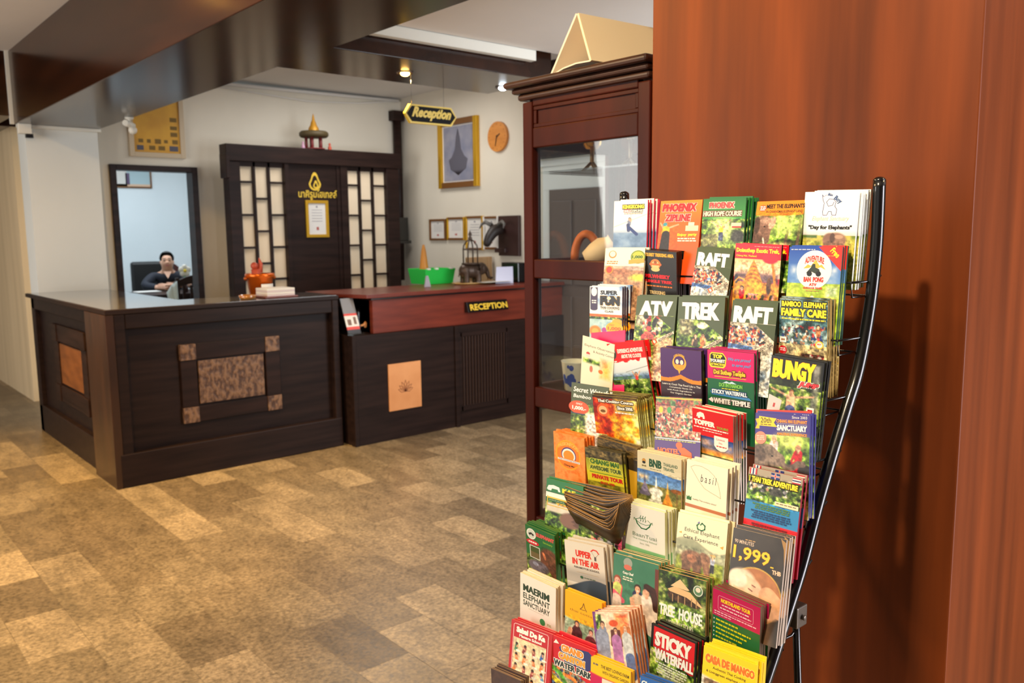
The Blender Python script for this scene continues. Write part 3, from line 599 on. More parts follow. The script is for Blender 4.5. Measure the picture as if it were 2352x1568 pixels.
# person
t = thing('person', 'person in dark navy shirt seated with folded arms on the office desk', 'person', (PX, PY, 0), math.radians(-18))
P = [(0, .16, .53), (0, .13, .72), (0, .06, .90), (0, .01, 1.00), (0, -.015, 1.075), (0, -.045, 1.13), (0, -.05, 1.20), (0, -.035, 1.25)]
E = [(i, i + 1) for i in range(7)]; rd = [(.11, .10), (.10, .075), (.11, .06), (.075, .048), (.052, .052), (.068, .075), (.082, .095), (.062, .075)]
def add(p, prev, r): P.append(p); E.append((prev, len(P) - 1)); rd.append(r if isinstance(r, tuple) else (r, r)); return len(P) - 1
add((0, -.145, 1.165), 5, .013)                                                   # nose
for s in (-1, 1): add((s * .088, -.03, 1.17), 5, .014)                            # ears
for s, el, wr, hd in ((-1, (-.29, -.13, .865), (-.06, -.31, .845), (.03, -.33, .85)), (1, (.28, -.15, .865), (.05, -.36, .88), (-.04, -.375, .885))):
    sh = add((s * .175, .01, .985), 3, .046); e = add(el, sh, .042); w = add(wr, e, .030); h = add(hd, w, (.040, .018))
    d = (Vector(hd) - Vector(wr)).normalized(); up = Vector((0, -.35, .94)) if s < 0 else Vector((0, -.5, .87)); q = d.cross(up).normalized()
    for k, l in enumerate((.062, .075, .080, .070)):
        off = q * (k - 1.5) * .020; a = Vector(hd) + d * .025 + off; i1 = add(tuple(a), h, .0095); i2 = add(tuple(a + d * l * .5 - up * .006), i1, .009); add(tuple(a + d * l * .9 - up * .022), i2, .0075)
    a = Vector(wr) + d * .03 + q * .045; i1 = add(tuple(a), w, .011); add(tuple(a + d * .04 + q * .012), i1, .009)
    hp = add((s * .10, .05, .52), 0, .09); kn = add((s * .13, -.32, .50), hp, .062); an = add((s * .12, -.30, .10), kn, .042); add((s * .13, -.44, .04), an, .036)
body, ly = skin('body', P, E, None, M['skin'], t)
for i, r in enumerate(rd): ly[i].radius = r
ly[0].use_root = True; body.modifiers.new('s', 'SUBSURF').render_levels = 2
P = [(0, .15, .53), (0, .11, .72), (0, .035, .90), (0, -.005, .99)]; E = [(0, 1), (1, 2), (2, 3)]; rd = [(.115, .11), (.185, .14), (.20, .14), (.15, .11)]
for s, el, wr in ((-1, (-.29, -.13, .865), (-.13, -.255, .852)), (1, (.28, -.15, .865), (.235, -.19, .868))):
    sh = add((s * .172, -.005, .985), 3, .080); e = add(el, sh, .064); add(wr, e, .045)
sh, ly = skin('shirt', P, E, None, M['navy'], t)
for i, r in enumerate(rd): ly[i].radius = r
ly[0].use_root = True; sh.modifiers.new('s', 'SUBSURF').render_levels = 2
P = [(0, .14, .53)]; E = []; rd = [(.112, .11)]
for s in (-1, 1): hp = add((s * .10, .05, .52), 0, .10); kn = add((s * .13, -.32, .50), hp, .072); add((s * .12, -.30, .12), kn, .06)
tr, ly = skin('trousers', P, E, None, mat('dark_trousers', (36, 34, 38), .8), t)
for i, r in enumerate(rd): ly[i].radius = r
ly[0].use_root = True; tr.modifiers.new('s', 'SUBSURF').render_levels = 2
b = B(); b.ball((0, -.025, 1.205), .090, .100, .098, 24); bm = b.bm
for v in list(bm.verts):
    if v.co.z < 1.15 or (v.co.y < -.055 and v.co.z < 1.268) or (v.co.y < -.02 and v.co.z < 1.20): bm.verts.remove(v)
obj('hair', b, M['hair'], t, world=False)
b = B(); b.ball((0, .10, 1.20), .045, .04, .045); obj('hair_bun', b, M['hair'], t, world=False)
b = B()
for s in (-1, 1): b.ball((s * .030, -.118, 1.186), .013, .008, .007, 10)
obj('eyes', b, mat('dark_eyes', (40, 26, 22), .3), t, world=False)
b = B()
for s in (-1, 1): b.tube([(s * .014, -.128, 1.208), (s * .034, -.124, 1.213), (s * .05, -.112, 1.206)], .0045, 6)
obj('eyebrows', b, M['hair'], t, world=False)
b = B(); b.tube([(-.026, -.112, 1.118), (-.01, -.124, 1.122), (.01, -.124, 1.122), (.026, -.112, 1.118)], [.003, .007, .007, .003], 8); obj('lips', b, mat('lips', (170, 96, 92), .4), t, world=False)
b = B()
b.prism([(-.05, -.085, 1.045), (.05, -.085, 1.045), (0, -.135, .955)], (0, -.006, 0)); obj('neckline', b, M['skin'], t, world=False)
# round backed chair, slatted chair, cloth, flower
t = thing('round_back_chair', 'red brown chair with rounded back behind the person', 'chair', (4.12, 12.1, 0)); mw = mat('mahogany', (74, 34, 30), .35)
b = B(); pts = [(4.12 + .20 * math.cos(a), 12.12, .80 + .32 * math.sin(a)) for a in [math.pi * k / 14 for k in range(15)]]; b.prism([(p[0], p[1], p[2]) for p in pts], (0, .03, 0)); obj('backrest', b, mw, t, .008)
obj('seat', box(3.9, 4.34, 11.72, 12.14, .43, .47), mw, t, .01)
for x in (3.94, 4.28):
    obj('leg', box(x, x + .04, 11.74, 11.78, 0, .43), mw, t); obj('leg', box(x, x + .04, 12.11, 12.15, 0, .82), mw, t)
t = thing('slatted_chair', 'dark chair with slatted back in front of the office desk', 'chair', (3.66, 9.72, 0))
for x in (3.35, 3.75): obj('rear_post', box(x, x + .04, 9.70, 9.74, 0, 1.02), M['dark'], t, .006); obj('front_leg', box(x, x + .04, 10.06, 10.10, 0, .44), M['dark'], t, .006)
obj('seat', box(3.34, 3.80, 9.69, 10.11, .44, .48), M['dark'], t, .008)
b = B(); n = 10; pts = [(3.33 + .48 * k / n, 9.695, .97 + .075 * math.sin(math.pi * k / n)) for k in range(n + 1)] + [(3.81 - .48 * k / n, 9.695, .90 + .05 * math.sin(math.pi * k / n)) for k in range(n + 1)]
b.prism(pts, (0, .045, 0)); obj('top_rail', b, M['dark'], t, .004)
for i in range(4): obj('slat', box(3.425 + i * .085, 3.455 + i * .085, 9.71, 9.725, .48, .93), M['dark'], t)
b = B(); bm = b.bm; n = 12; m_ = 10; g = []
for j in range(m_ + 1):
    row = []
    for i in range(n + 1):
        s = i / n; x = 3.25 + .115 * s - .02 * (1 - j / m_); z = .985 - .02 * (1 - s) * 3 * 1 - .50 * j / m_ - .06 * (1 - s) ** 2; y = 9.675 - .012 * math.sin(s * 9 + j * .2)
        row.append(bm.verts.new((x + .06 * j / m_ * (1 - s), y, z)))
    g.append(row)
for j in range(m_):
    for i in range(n): bm.faces.new((g[j][i], g[j][i + 1], g[j + 1][i + 1], g[j + 1][i])).smooth = True
o = obj('white_cloth', b, M['cloth']); tag(o, 'white cloth hanging over the left side of the slatted chair', 'cloth'); k = o.modifiers.new('t', 'SOLIDIFY'); k.thickness = .006
t = thing('flower_vase', 'dark slender vase with one white frangipani flower', 'vase', (3.68, 10.35, .811))
obj('vase', B().lathe([(0, 0), (.03, 0), (.035, .06), (.014, .13), (.018, .17), (.010, .17), (0, .16)], (3.68, 10.35, .811)), mat('dark_vase', (60, 34, 30), .3), t)
b = B(); b.tube([(3.68, 10.35, .92), (3.675, 10.34, 1.06)], .004, 6); obj('stem', b, M['green'], t)
b = B(); c = Vector((3.672, 10.31, 1.075))
for k in range(5):
    a = 2 * math.pi * k / 5 + .3; b.ball((c.x + .042 * math.cos(a), c.y, c.z + .042 * math.sin(a)), .036, .012, .036, 10)
obj('petals', b, M['trim'], t); obj('flower_heart', B().ball(tuple(c + Vector((0, -.012, 0))), .02, .01, .02, 10), mat('flower_yellow', (236, 206, 60)), t)

# ================================================================== display cabinet with glass panes
CXF, CXB, CY0, CY1 = 1.80, 2.24, 1.50, 2.016
t = thing('display_cabinet', 'tall red brown display cabinet with three glass panes beside the wooden column', 'cabinet', (CXF, CY1, 0))
b = B(); st = .044
for y0, y1 in ((CY0, CY0 + st), (CY1 - st, CY1)):
    b.box(CXF, CXF + .03, y0, y1, 0, 1.90); b.box(CXB - .03, CXB, y0, y1, 0, 1.90)
    b.box(CXF + .03, CXF + .06, y0 if y0 == CY0 else y1 - .02, y0 + .02 if y0 == CY0 else y1, 0, 1.90); b.box(CXB - .06, CXB - .03, y0 if y0 == CY0 else y1 - .02, y0 + .02 if y0 == CY0 else y1, 0, 1.90)
for z0, z1 in ((0, .10), (.50, .565), (.935, 1.0), (1.352, 1.412), (1.758, 1.82), (1.885, 1.92)):
    b.box(CXF + .002, CXF + .028, CY0 + st, CY1 - st, z0, z1); b.box(CXB - .028, CXB - .002, CY0 + st, CY1 - st, z0, z1)
    b.box(CXF + .03, CXB - .03, CY1 - .02, CY1, z0, z1); b.box(CXF + .03, CXB - .03, CY0, CY0 + .02, z0, z1)
obj('frame', b, M['cabwood'], t, .004)
b = B(); b.box(CXF + .012, CXF + .022, CY0 + st - .002, CY1 - st + .002, 1.812, 1.893)
for (y0, y1, z0, z1) in ((CY0 + st, CY1 - st, 1.873, 1.885), (CY0 + st, CY1 - st, 1.82, 1.832), (CY0 + st, CY0 + st + .014, 1.832, 1.873), (CY1 - st - .014, CY1 - st, 1.832, 1.873)): b.box(CXF + .006, CXF + .0121, y0, y1, z0, z1)
obj('raised_panel', b, M['cabwood'], t, .002)
b = B(); b.box(CXB - .02, CXB - .012, CY0 + st, CY1 - st, .10, .50); obj('rear_panel', b, M['cabwood'], t)
for y in (CY1 - .012, CY0 + .008): b = B(); b.box(CXF + .02, CXB - .03, y, y + .004, .1, .5); obj('side_panel', b, M['cabwood'], t)
b = B(); b.box(CXF + .012, CXF + .02, CY0 + st, CY1 - st, .10, .50); b.box(CXF + .006, CXF + .0121, CY0 + st + .04, CY1 - st - .04, .15, .45); obj('raised_panel', b, M['cabwood'], t, .003)
b = B()
for k, (e, z0, z1) in enumerate(((.012, 1.905, 1.925), (.026, 1.925, 1.942), (.045, 1.942, 1.962))): b.box(CXF - e, CXB + e, CY0 - e * .5, CY1 + e, z0, z1)
obj('cornice', b, noisy('cornice_wood', (44, 24, 18), (66, 36, 26), (3, 18, 3), rough=.3, coat=.3), t, .008)
b = B(); b.box(CXF + .03, CXB - .03, CY0 + .02, CY1 - .02, 1.372, 1.392); b.box(CXF + .03, CXB - .03, CY0 + .02, CY1 - .02, .945, .965); b.box(CXF + .03, CXB - .03, CY0 + .02, CY1 - .02, .52, .54); obj('shelves', b, M['cabwood'], t, .003)
obj('glass_shelf', box(CXF + .05, CXB - .05, CY0 + .025, CY1 - .025, 1.682, 1.688), M['glass'], t)
for z0, z1 in ((.565, .935), (1.0, 1.352), (1.412, 1.758)):
    obj('front_pane', box(CXF + .012, CXF + .016, CY0 + st, CY1 - st, z0, z1), M['glass'], t); obj('rear_pane', box(CXB - .016, CXB - .012, CY0 + st, CY1 - st, z0, z1), M['glass'], t)
    obj('side_pane', box(CXF + .06, CXB - .06, CY1 - .012, CY1 - .008, z0, z1), M['glass'], t)
b = B(); b.lathe([(0, .0), (.036, 0), (.040, .006), (.050, .098), (.052, .102), (.047, .10), (.036, .01), (0, .008)], (1.98, 1.958, .966), 32)
t = thing('ceramic_cup', 'white ceramic cup with blue flowers on the cabinet shelf', 'cup', (1.98, 1.958, .966)); obj('cup', b, mat('cream_ceramic', (226, 224, 206), .25), t)
bm = bmesh.new()
for a0, z0, rr in ((195, .045, .016), (205, .052, .014), (188, .036, .012), (213, .040, .012), (200, .030, .013), (165, .05, .012), (172, .038, .012), (205, .083, .011), (192, .087, .007), (236, .03, .009), (150, .03, .009)):
    for k in range(10):
        def pt(j): a = math.radians(a0) + rr * 20 * math.cos(2 * math.pi * j / 10) * .8; z = z0 + rr * .9 * math.sin(2 * math.pi * j / 10); r = .0403 + .0098 * z / .1 + .0006; return bm.verts.new((1.98 + r * math.cos(a), 1.958 + r * math.sin(a), .966 + z))
        ac = math.radians(a0); r = .0403 + .0098 * z0 / .1 + .0008; bm.faces.new((bm.verts.new((1.98 + r * math.cos(ac), 1.958 + r * math.sin(ac), .966 + z0)), pt(k), pt(k + 1)))
obj('blue_flowers', bm, mat('cobalt_glaze', (40, 74, 160), .25), t)
t = thing('gold_goblet', 'small gold bowl on a tripod stand on the upper glass shelf', 'goblet', (2.0, 1.905, 1.6885)); mg = mat('gold_metal', (226, 170, 70), .25, .5, .8); c = (2.0, 1.905, 1.689)
b = B(); b.lathe([(0, .070), (.020, .072), (.030, .085), (.034, .11), (.036, .118), (.033, .117), (.027, .09), (0, .08)], c, 24); obj('bowl', b, mg, t)
b = B(); b.tube([(c[0], c[1], c[2] + .02), (c[0], c[1], c[2] + .075)], .007)
for k in range(3): a = 2 * math.pi * k / 3 + .5; b.tube([(c[0], c[1], c[2] + .03), (c[0] + .02 * math.cos(a), c[1] + .02 * math.sin(a), c[2] + .012), (c[0] + .034 * math.cos(a), c[1] + .034 * math.sin(a), c[2] + .002)], [.006, .005, .003], 8)
obj('tripod', b, mat('pale_gold', (206, 170, 120), .35, .5, .4), t)
c = (2.0, 1.743, 1.689); b = B(); b.tube([(c[0], c[1], c[2] + .02), (c[0], c[1], c[2] + .09)], .006); b.lathe([(0, .085), (.011, .09), (.012, .11), (0, .115)], c, 12)
for k in range(3): a = 2 * math.pi * k / 3 + .5; b.tube([(c[0], c[1], c[2] + .03), (c[0] + .02 * math.cos(a), c[1] + .02 * math.sin(a), c[2] + .01), (c[0] + .034 * math.cos(a), c[1] + .034 * math.sin(a), c[2] + .002)], [.006, .005, .003], 8)
tag(obj('tripod_candlestick', b, mat('pale_metal', (206, 190, 166), .35, .5, .3)), 'slim pale tripod candlestick at the right end of the upper glass shelf', 'candlestick')
c = (2.0, 1.93, 1.3925); b = B(); b.tube([(c[0], c[1] + .055 - .055 * (1 - math.cos(a)), c[2] + .012 + .085 * math.sin(a)) for a in [math.pi * k / 12 * .86 for k in range(13)]], [.014] * 13, 12)
tag(obj('wooden_arch', b, noisy('orange_wood', (186, 92, 36), (206, 116, 52), (8, 8, 8), rough=.4)), 'orange wooden curved arch on the upper cabinet shelf', 'ornament')
c = (1.92, 1.80, 1.3925); t = thing('clay_pot', 'cream clay pot lying on its side on the upper cabinet shelf', 'pot', c)
b = B(); b.lathe([(0, -.05), (.026, -.045), (.036, -.01), (.038, .02), (.026, .045), (.030, .052), (.022, .05), (.02, .03), (0, .0)], (0, 0, 0), 24)
o = obj('pot', b, mat('cream_clay', (222, 192, 150), .55), t, world=False); o.rotation_euler = (math.radians(55), math.radians(20), .5); o.location = (0, 0, .042)
tag(obj('book', box(2.06, 2.18, 1.955, 1.975, .966, 1.10), mat('tan_cover', (150, 126, 100), .6), None, .002), 'tan book standing against the left side of the middle shelf', 'book')
tag(obj('note_card', box(2.12, 2.20, 1.72, 1.722, .966, 1.12), M['paper']), 'pale card standing behind the cup on the middle shelf', 'card')
# folded cardboard prism on top of the cabinet
M['board'] = noisy('warm_lit_board', (255, 228, 186), (255, 234, 198), (2, 2, 2), rough=.6); M['boardw'] = mat('white_board', (232, 222, 206), .7)  # white card; warm light on the right face is put into its colour
t = thing('table_tent', 'large folded cream card prism lying on top of the cabinet', 'card prism', (1.80, 1.76, 1.962))
z0 = 1.9625; f0, f1, ap = Vector((1.80, 1.885, z0)), Vector((1.775, 1.700, z0 + .012)), Vector((1.79, 1.765, z0 + .155)); d = Vector((1.0, -.06, 0)) * .55
def sheet(a, c_, th=.007):
    n = (c_ - a).cross(d).normalized() * th; b = B(); b.prism([a, c_, c_ + d, a + d], n); return b
obj('left_face', sheet(f0, ap), M['boardw'], t); obj('right_face', sheet(ap, f1), M['board'], t)
b = B(); mid = (f0 + f1) / 2 + Vector((0, 0, .006)); bm = b.bm
pr = [f0, f0.lerp(f1, .33) + Vector((0, 0, .008)), f0.lerp(f1, .66) + Vector((0, 0, .008)), f1]
for i in range(3): b.prism([pr[i], pr[i + 1], pr[i + 1] + d, pr[i] + d], (0, 0, .004))
obj('base_flap', b, M['boardw'], t)
# ================================================================== brochure rack
TUBE = [(1.352, 1.575), (1.352, 1.47), (1.338, 1.37), (1.308, 1.27), (1.268, 1.20), (1.20, 1.08), (1.152, .98), (1.11, .91), (1.058, .825), (.86, .50), (.60, .06), (.585, .012)]
TUBE = [(x * 1.036, 1.5 + (z - 1.5) * 1.036) if z > .6 else (x * 1.036, z) for x, z in TUBE]
ROWX = [0, 1.360, 1.322, 1.284, 1.246, 1.206, 1.164, 1.124, 1.086, 1.048, 1.010, .972]
ROWZ = [0, 1.562, 1.468, 1.372, 1.275, 1.195, 1.105, 1.0, .92, .83, .75, .67]
RY0, RY1 = .671, 1.237
rack = thing('brochure_rack', 'black metal brochure rack with curved side tubes leaning by the column', 'brochure rack', (1.0, .97, 0))
def smooth_path(pts, n=6):
    out = []
    for i in range(len(pts) - 1):
        p0, p1, p2, p3 = pts[max(i - 1, 0)], pts[i], pts[i + 1], pts[min(i + 2, len(pts) - 1)]
        for k in range(n):
            s = k / n; out.append(tuple(.5 * (2 * b_ + (c_ - a_) * s + (2 * a_ - 5 * b_ + 4 * c_ - d_) * s * s + (-a_ + 3 * b_ - 3 * c_ + d_) * s ** 3) for a_, b_, c_, d_ in zip(p0, p1, p2, p3)))
    return out + [pts[-1]]
for y in (RY0, RY1):
    q = [min(1, max(0, (1.3 - z) / .6)) if y > 1 else 0 for x, z in TUBE]; p = smooth_path([(x + .045 * e, y - .09 * e, z) for (x, z), e in zip(TUBE, q)]); b = B(); b.tube(p, .0105, 16); b.ball((TUBE[0][0], y, TUBE[0][1]), .0105, .0105, .007); s = obj('side_tube', b, M['black'], rack)
    b = B(); b.box(1.165, 1.195, y - .012, y + .012, .865, .90); b.tube([(1.18, y - .013, .882), (1.18, y - .018, .882)], .005, 8); obj('bracket', b, M['steel'], rack, .002)
    b = B(); b.tube([(1.182, y, .87), (1.23, y, .45), (1.30, y, .012)], .006, 10); obj('rear_leg', b, M['black'], rack)
RY1 -= .05
for k in range(1, 12):
    zb = ROWZ[k] - .178; x0, x1 = ROWX[k] - .018, ROWX[k] + .03; b = B(); z2 = zb + .025
    b.tube([(x1 + .012, RY0 + .012, zb), (x0 + .004, RY0 + .012, zb), (x0 - .001, RY0 + .012, z2), (x0 - .001, RY1 - .012, z2), (x0 + .004, RY1 - .012, zb), (x1 + .012, RY1 - .012, zb)], .0018, 6)
    b.tube([(x1 + .012, RY0 + .012, zb), (x1 + .012, RY1 - .012, zb)], .0018, 6)
    for s, yy in ((1, RY0), (-1, RY1)): b.tube([(x0 - .001, yy + s * .012, z2), (x1 + .02, yy + s * .003, z2), (x1 + .03, yy, z2 + .01)], .0022, 6)
    obj('wire_pocket', b, M['black'], rack)

# ------------------------------------------------------------------ printed covers: a fine coloured grid (the photographs) + crisp shapes and lettering
def L_(c): c = np.asarray(c, float) / 255; return np.where(c <= .04045, c / 12.92, ((c + .055) / 1.055) ** 2.4)
class Cover:
    VH, KV = 2.4, .8                    # height in cover units and height of one unit against the width
    def __init__(s, base, edge=None, seed=0):
        s.n = 76; s.m = int(s.n * s.VH); s.U, s.V = np.meshgrid(np.linspace(0, 1, s.n + 1), np.linspace(0, s.VH, s.m + 1)); s.seed = seed
        s.C = np.zeros(s.U.shape + (3,)); s.C[:] = base; s.base = base; s.edge = edge or base; s.ov = []; s.z = 0
    def _mix(s, a, c): s.C = s.C * (1 - a[..., None]) + np.asarray(c, float) * a[..., None]
    def box(s, u0, v0, u1, v1): return ((s.U >= u0) & (s.U <= u1) & (s.V >= v0) & (s.V <= v1)).astype(float)
    def rect(s, u0, v0, u1, v1, c): s._mix(s.box(u0, v0, u1, v1), c); return s
    def grad(s, u0, v0, u1, v1, *cs):
        a = s.box(u0, v0, u1, v1); t = np.clip((s.V - v0) / (v1 - v0), 0, 1) * (len(cs) - 1)
        cs = np.asarray(cs, float); i = np.clip(t.astype(int), 0, len(cs) - 2); f = (t - i)[..., None]; s._mix(a, cs[i] * (1 - f) + cs[i + 1] * f); return s
    def vn(s, sc, oct=4, sy=1.0):
        s.seed += 1; g = np.random.RandomState(s.seed); o = np.zeros_like(s.U); amp = 1; tot = 0
        for k in range(oct):
            T = g.rand(64, 64); x = s.U * sc + 17.3 * k; y = s.V * sc * sy + 9.1 * k; xi, yi = np.floor(x).astype(int), np.floor(y).astype(int); fx, fy = x - xi, y - yi
            fx = fx * fx * (3 - 2 * fx); fy = fy * fy * (3 - 2 * fy); q = lambda i, j: T[(xi + i) % 64, (yi + j) % 64]
            o += amp * ((q(0, 0) * (1 - fx) + q(1, 0) * fx) * (1 - fy) + (q(0, 1) * (1 - fx) + q(1, 1) * fx) * fy); tot += amp; amp *= .6; sc *= 2
        o /= tot; return np.clip((o - .5) * 1.9 + .5, 0, 1)
    def noise(s, u0, v0, u1, v1, cs, sc=6, oct=4, sy=1.0, soft=0.0, a=1.0):
        t = s.vn(sc, oct, sy) * (len(cs) - 1); cs = np.asarray(cs, float); i = np.clip(t.astype(int), 0, len(cs) - 2); f = (t - i)[..., None]
        m = s.box(u0, v0, u1, v1) * a
        if soft: m = np.clip(np.minimum(np.minimum(s.U - u0, u1 - s.U), np.minimum(s.V - v0, v1 - s.V)) / soft, 0, 1) * a
        s._mix(m, cs[i] * (1 - f) + cs[i + 1] * f); return s
    def tex(s, u0, v0, u1, v1, sc=14, amt=.55, soft=.04):
        m = np.clip(np.minimum(np.minimum(s.U - u0, u1 - s.U), np.minimum(s.V - v0, v1 - s.V)) / soft + 1, 0, 1); s.C = np.clip(s.C * (1 + (m * amt * .6 * (s.vn(sc * 1.3, 3) - .5) * 2)[..., None]), 0, 255); return s
    def leaf(s, u0, v0, u1, v1, sc=9, bright=1.0, soft=0.0):
        sc *= 1.5
        cs = [np.clip(np.array(c) * bright, 0, 255) for c in ((14, 22, 10), (44, 66, 24), (88, 122, 42), (150, 178, 70), (222, 232, 156))]; return s.noise(u0, v0, u1, v1, cs, sc, 4, soft=soft)
    def crowd(s, u0, v0, u1, v1, cs, n=60, r=.03, seed=1):
        g = random.Random(seed)
        for _ in range(n):
            u, v = g.uniform(u0, u1), g.uniform(v0, v1); s.ell(u, v, r * g.uniform(.5, 1.2), r * g.uniform(.7, 1.6), g.choice(cs), clip=(u0, v0, u1, v1))
        return s
    def ell(s, cx, cy, rx, ry, c, rot=0, soft=.25, clip=None):
        a = math.radians(rot); x = (s.U - cx) * math.cos(a) + (s.V - cy) * math.sin(a); y = -(s.U - cx) * math.sin(a) + (s.V - cy) * math.cos(a)
        d = np.sqrt((x / rx) ** 2 + (y / ry) ** 2); m = np.clip((1 + soft * .5 - d) / soft, 0, 1)
        if clip: m = m * s.box(*clip)
        s._mix(m, c); return s
    def cap(s, x0, y0, x1, y1, r0, c, r1=None):
        r1 = r0 if r1 is None else r1; dx, dy = x1 - x0, y1 - y0; l = max(dx * dx + dy * dy, 1e-9); t = np.clip(((s.U - x0) * dx + (s.V - y0) * dy) / l, 0, 1)
        d = np.hypot(s.U - x0 - t * dx, s.V - y0 - t * dy); r = r0 + (r1 - r0) * t; s._mix(np.clip((r - d) / .014 + .5, 0, 1), c); return s
    def path(s, pts, r, c):
        for (a, b_), (c1, d_) in zip(pts, pts[1:]): s.cap(a, b_, c1, d_, r, c)
        return s
    def man(s, x, y, k, shirt, skin=(222, 170, 136), hair=(50, 34, 26), arms=None, legs=None):
        """a printed figure, head centre x, y and scale k"""
        s.cap(x, y + .16 * k, x, y + .40 * k, .13 * k, shirt, .10 * k)
        if legs: s.cap(x - .05 * k, y + .45 * k, x - .06 * k, y + .8 * k, .06 * k, legs); s.cap(x + .05 * k, y + .45 * k, x + .06 * k, y + .8 * k, .06 * k, legs)
        for a in arms or ():
            s.cap(x + a[0] * k, y + .17 * k, x + a[1] * k, y + a[2] * k, .045 * k, a[3] if len(a) > 3 else skin, .032 * k)
        s.ell(x, y - .015 * k, .088 * k, .105 * k, hair); s.cap(x, y + .05 * k, x, y + .12 * k, .035 * k, skin); s.ell(x, y + .015 * k, .066 * k, .085 * k, skin)
        if k > .45:
            for q in (-1, 1): s.ell(x + q * .026 * k, y + .005 * k, .012 * k, .007 * k, (60, 40, 34))
            s.ell(x, y + .058 * k, .026 * k, .011 * k, (250, 232, 224))
        return s
    def ele(s, x, y, k, c=(120, 104, 92), flip=1):
        c = np.array(c, float); s.ell(x, y, .34 * k, .25 * k, c); 
        for q in (-.22, -.1, .1, .2): s.cap(x + q * k, y + .12 * k, x + q * k, y + .42 * k, .065 * k, c * .82)
        hx = x + flip * .34 * k; s.ell(hx, y - .06 * k, .17 * k, .19 * k, c * 1.08); s.ell(hx - flip * .10 * k, y - .04 * k, .10 * k, .15 * k, c * .74)
        s.path([(hx + flip * .08 * k, y + .02 * k), (hx + flip * .13 * k, y + .18 * k), (hx + flip * .12 * k, y + .34 * k)], .045 * k, c); s.ell(hx + flip * .04 * k, y - .07 * k, .016 * k, .014 * k, (30, 24, 22)); return s
    def stupa(s, x, y, k, c=(226, 160, 50), top=(250, 206, 110)):
        s.cap(x, y, x, y + .5 * k, .006 * k, top, .05 * k); s.cap(x, y + .5 * k, x, y + .9 * k, .06 * k, c, .22 * k); s.cap(x - .2 * k, y + 1.1 * k, x + .2 * k, y + 1.1 * k, .12 * k, np.array(c) * .8); return s
    # crisp overlays
    def P(s, pts, c): s.z += 1; s.ov.append(('p', pts, c, s.z)); return s
    def R(s, u0, v0, u1, v1, c): return s.P([(u0, v0), (u1, v0), (u1, v1), (u0, v1)], c)
    def O(s, cx, cy, rx, ry, c, n=28): return s.P([(cx + rx * math.cos(2 * math.pi * k / n), cy + ry * math.sin(2 * math.pi * k / n)) for k in range(n)], c)
    def S(s, pts, w, c):
        s.z += 1
        for (x0, y0), (x1, y1) in zip(pts, pts[1:]):
            d = math.hypot(x1 - x0, y1 - y0) or 1; nx, ny = -(y1 - y0) / d * w / 2, (x1 - x0) / d * w / 2; ex, ey = (x1 - x0) / d * w * .3, (y1 - y0) / d * w * .3
            s.ov.append(('p', [(x0 + nx - ex, y0 + ny - ey), (x0 - nx - ex, y0 - ny - ey), (x1 - nx + ex, y1 - ny + ey), (x1 + nx + ex, y1 + ny + ey)], c, s.z))
        return s
    def T(s, txt, u0, v0, u1, v1, c, bold=.02, shear=0.0, out=None, ow=.05, rot=0.0, bend=0.0):
        if out is not None:
            s.z += 1
            for q, k in ((-1, -1), (1, -1), (-1, 1), (1, 1), (0, 1), (0, -1)): e = ow * .32; s.ov.append(('t', txt, (u0 + q * e, v0 + k * e, u1 + q * e, v1 + k * e), out, s.z, bold, shear, rot, bend))
        s.z += 1
        for q in ((-1, 0, 1) if bold >= .03 and not rot else (0,)): e = q * .045 * (u1 - u0) / len(txt); s.ov.append(('t', txt, (u0 + e, v0, u1 + e, v1), c, s.z + .02 * q, bold, shear, rot, bend))
        return s
    def G(s, u0, v0, u1, v1, c, n=1, seed=3):
        """rows of print too small to read"""
        g = random.Random(seed); h = (v1 - v0) / n; s.z += 1
        for i in range(n):
            y = v0 + i * h; u = u0 + (g.uniform(0, .12) * (u1 - u0) if n > 1 else 0); e = u1 - (g.uniform(0, .15) * (u1 - u0) if n > 1 else 0)
            while u < e - .01:
                w = g.uniform(.03, .10); w = min(w, e - u); s.ov.append(('p', [(u, y + h * .2), (u + w, y + h * .2), (u + w, y + h * .75), (u, y + h * .75)], c, s.z)); u += w + .014
        return s
    def mesh(s, name, w, mats, bow=0.0, thick=.0012):
        VH = LH / (w * s.KV); s.V = s.V * (VH / s.VH) if VH > s.VH else s.V; keep = int(min(1, VH / s.VH) * s.m); s.C, s.U, s.V = s.C[:keep + 1], s.U[:keep + 1], s.V[:keep + 1]; s.m = keep; s.V[-1] = VH; s.VH = VH
        n1, m1 = s.n + 1, s.m + 1; vs = [np.stack([s.U.ravel(), s.V.ravel(), np.zeros(n1 * m1)], 1)]; cols = [s.C.reshape(-1, 3)]; fs = []
        idx = np.arange(n1 * m1).reshape(m1, n1); q = np.stack([idx[:-1, :-1], idx[1:, :-1], idx[1:, 1:], idx[:-1, 1:]], -1).reshape(-1, 4); fs += q.tolist(); off = n1 * m1
        rim = np.array([[u, 0] for u in np.linspace(0, 1, 9)] + [[1, s.VH]] + [[u, s.VH] for u in np.linspace(1, 0, 9)] + [[0, 0]]); k = len(rim)
        vs.append(np.concatenate([np.c_[rim, np.zeros(k)], np.c_[rim, np.full(k, -thick / w)]])); cols.append(np.tile(np.asarray(s.edge, float), (2 * k, 1)))
        fs += [[off + i, off + i + 1, off + k + i + 1, off + k + i] for i in range(k - 1)]; off += 2 * k
        bk = np.array([[u, v, -thick / w] for v in (0, s.VH) for u in np.linspace(0, 1, 9)]); vs.append(bk); cols.append(np.tile(np.asarray(s.edge, float), (18, 1)))
        fs += [[off + i, off + i + 1, off + 10 + i, off + 9 + i] for i in range(8)]; off += 18
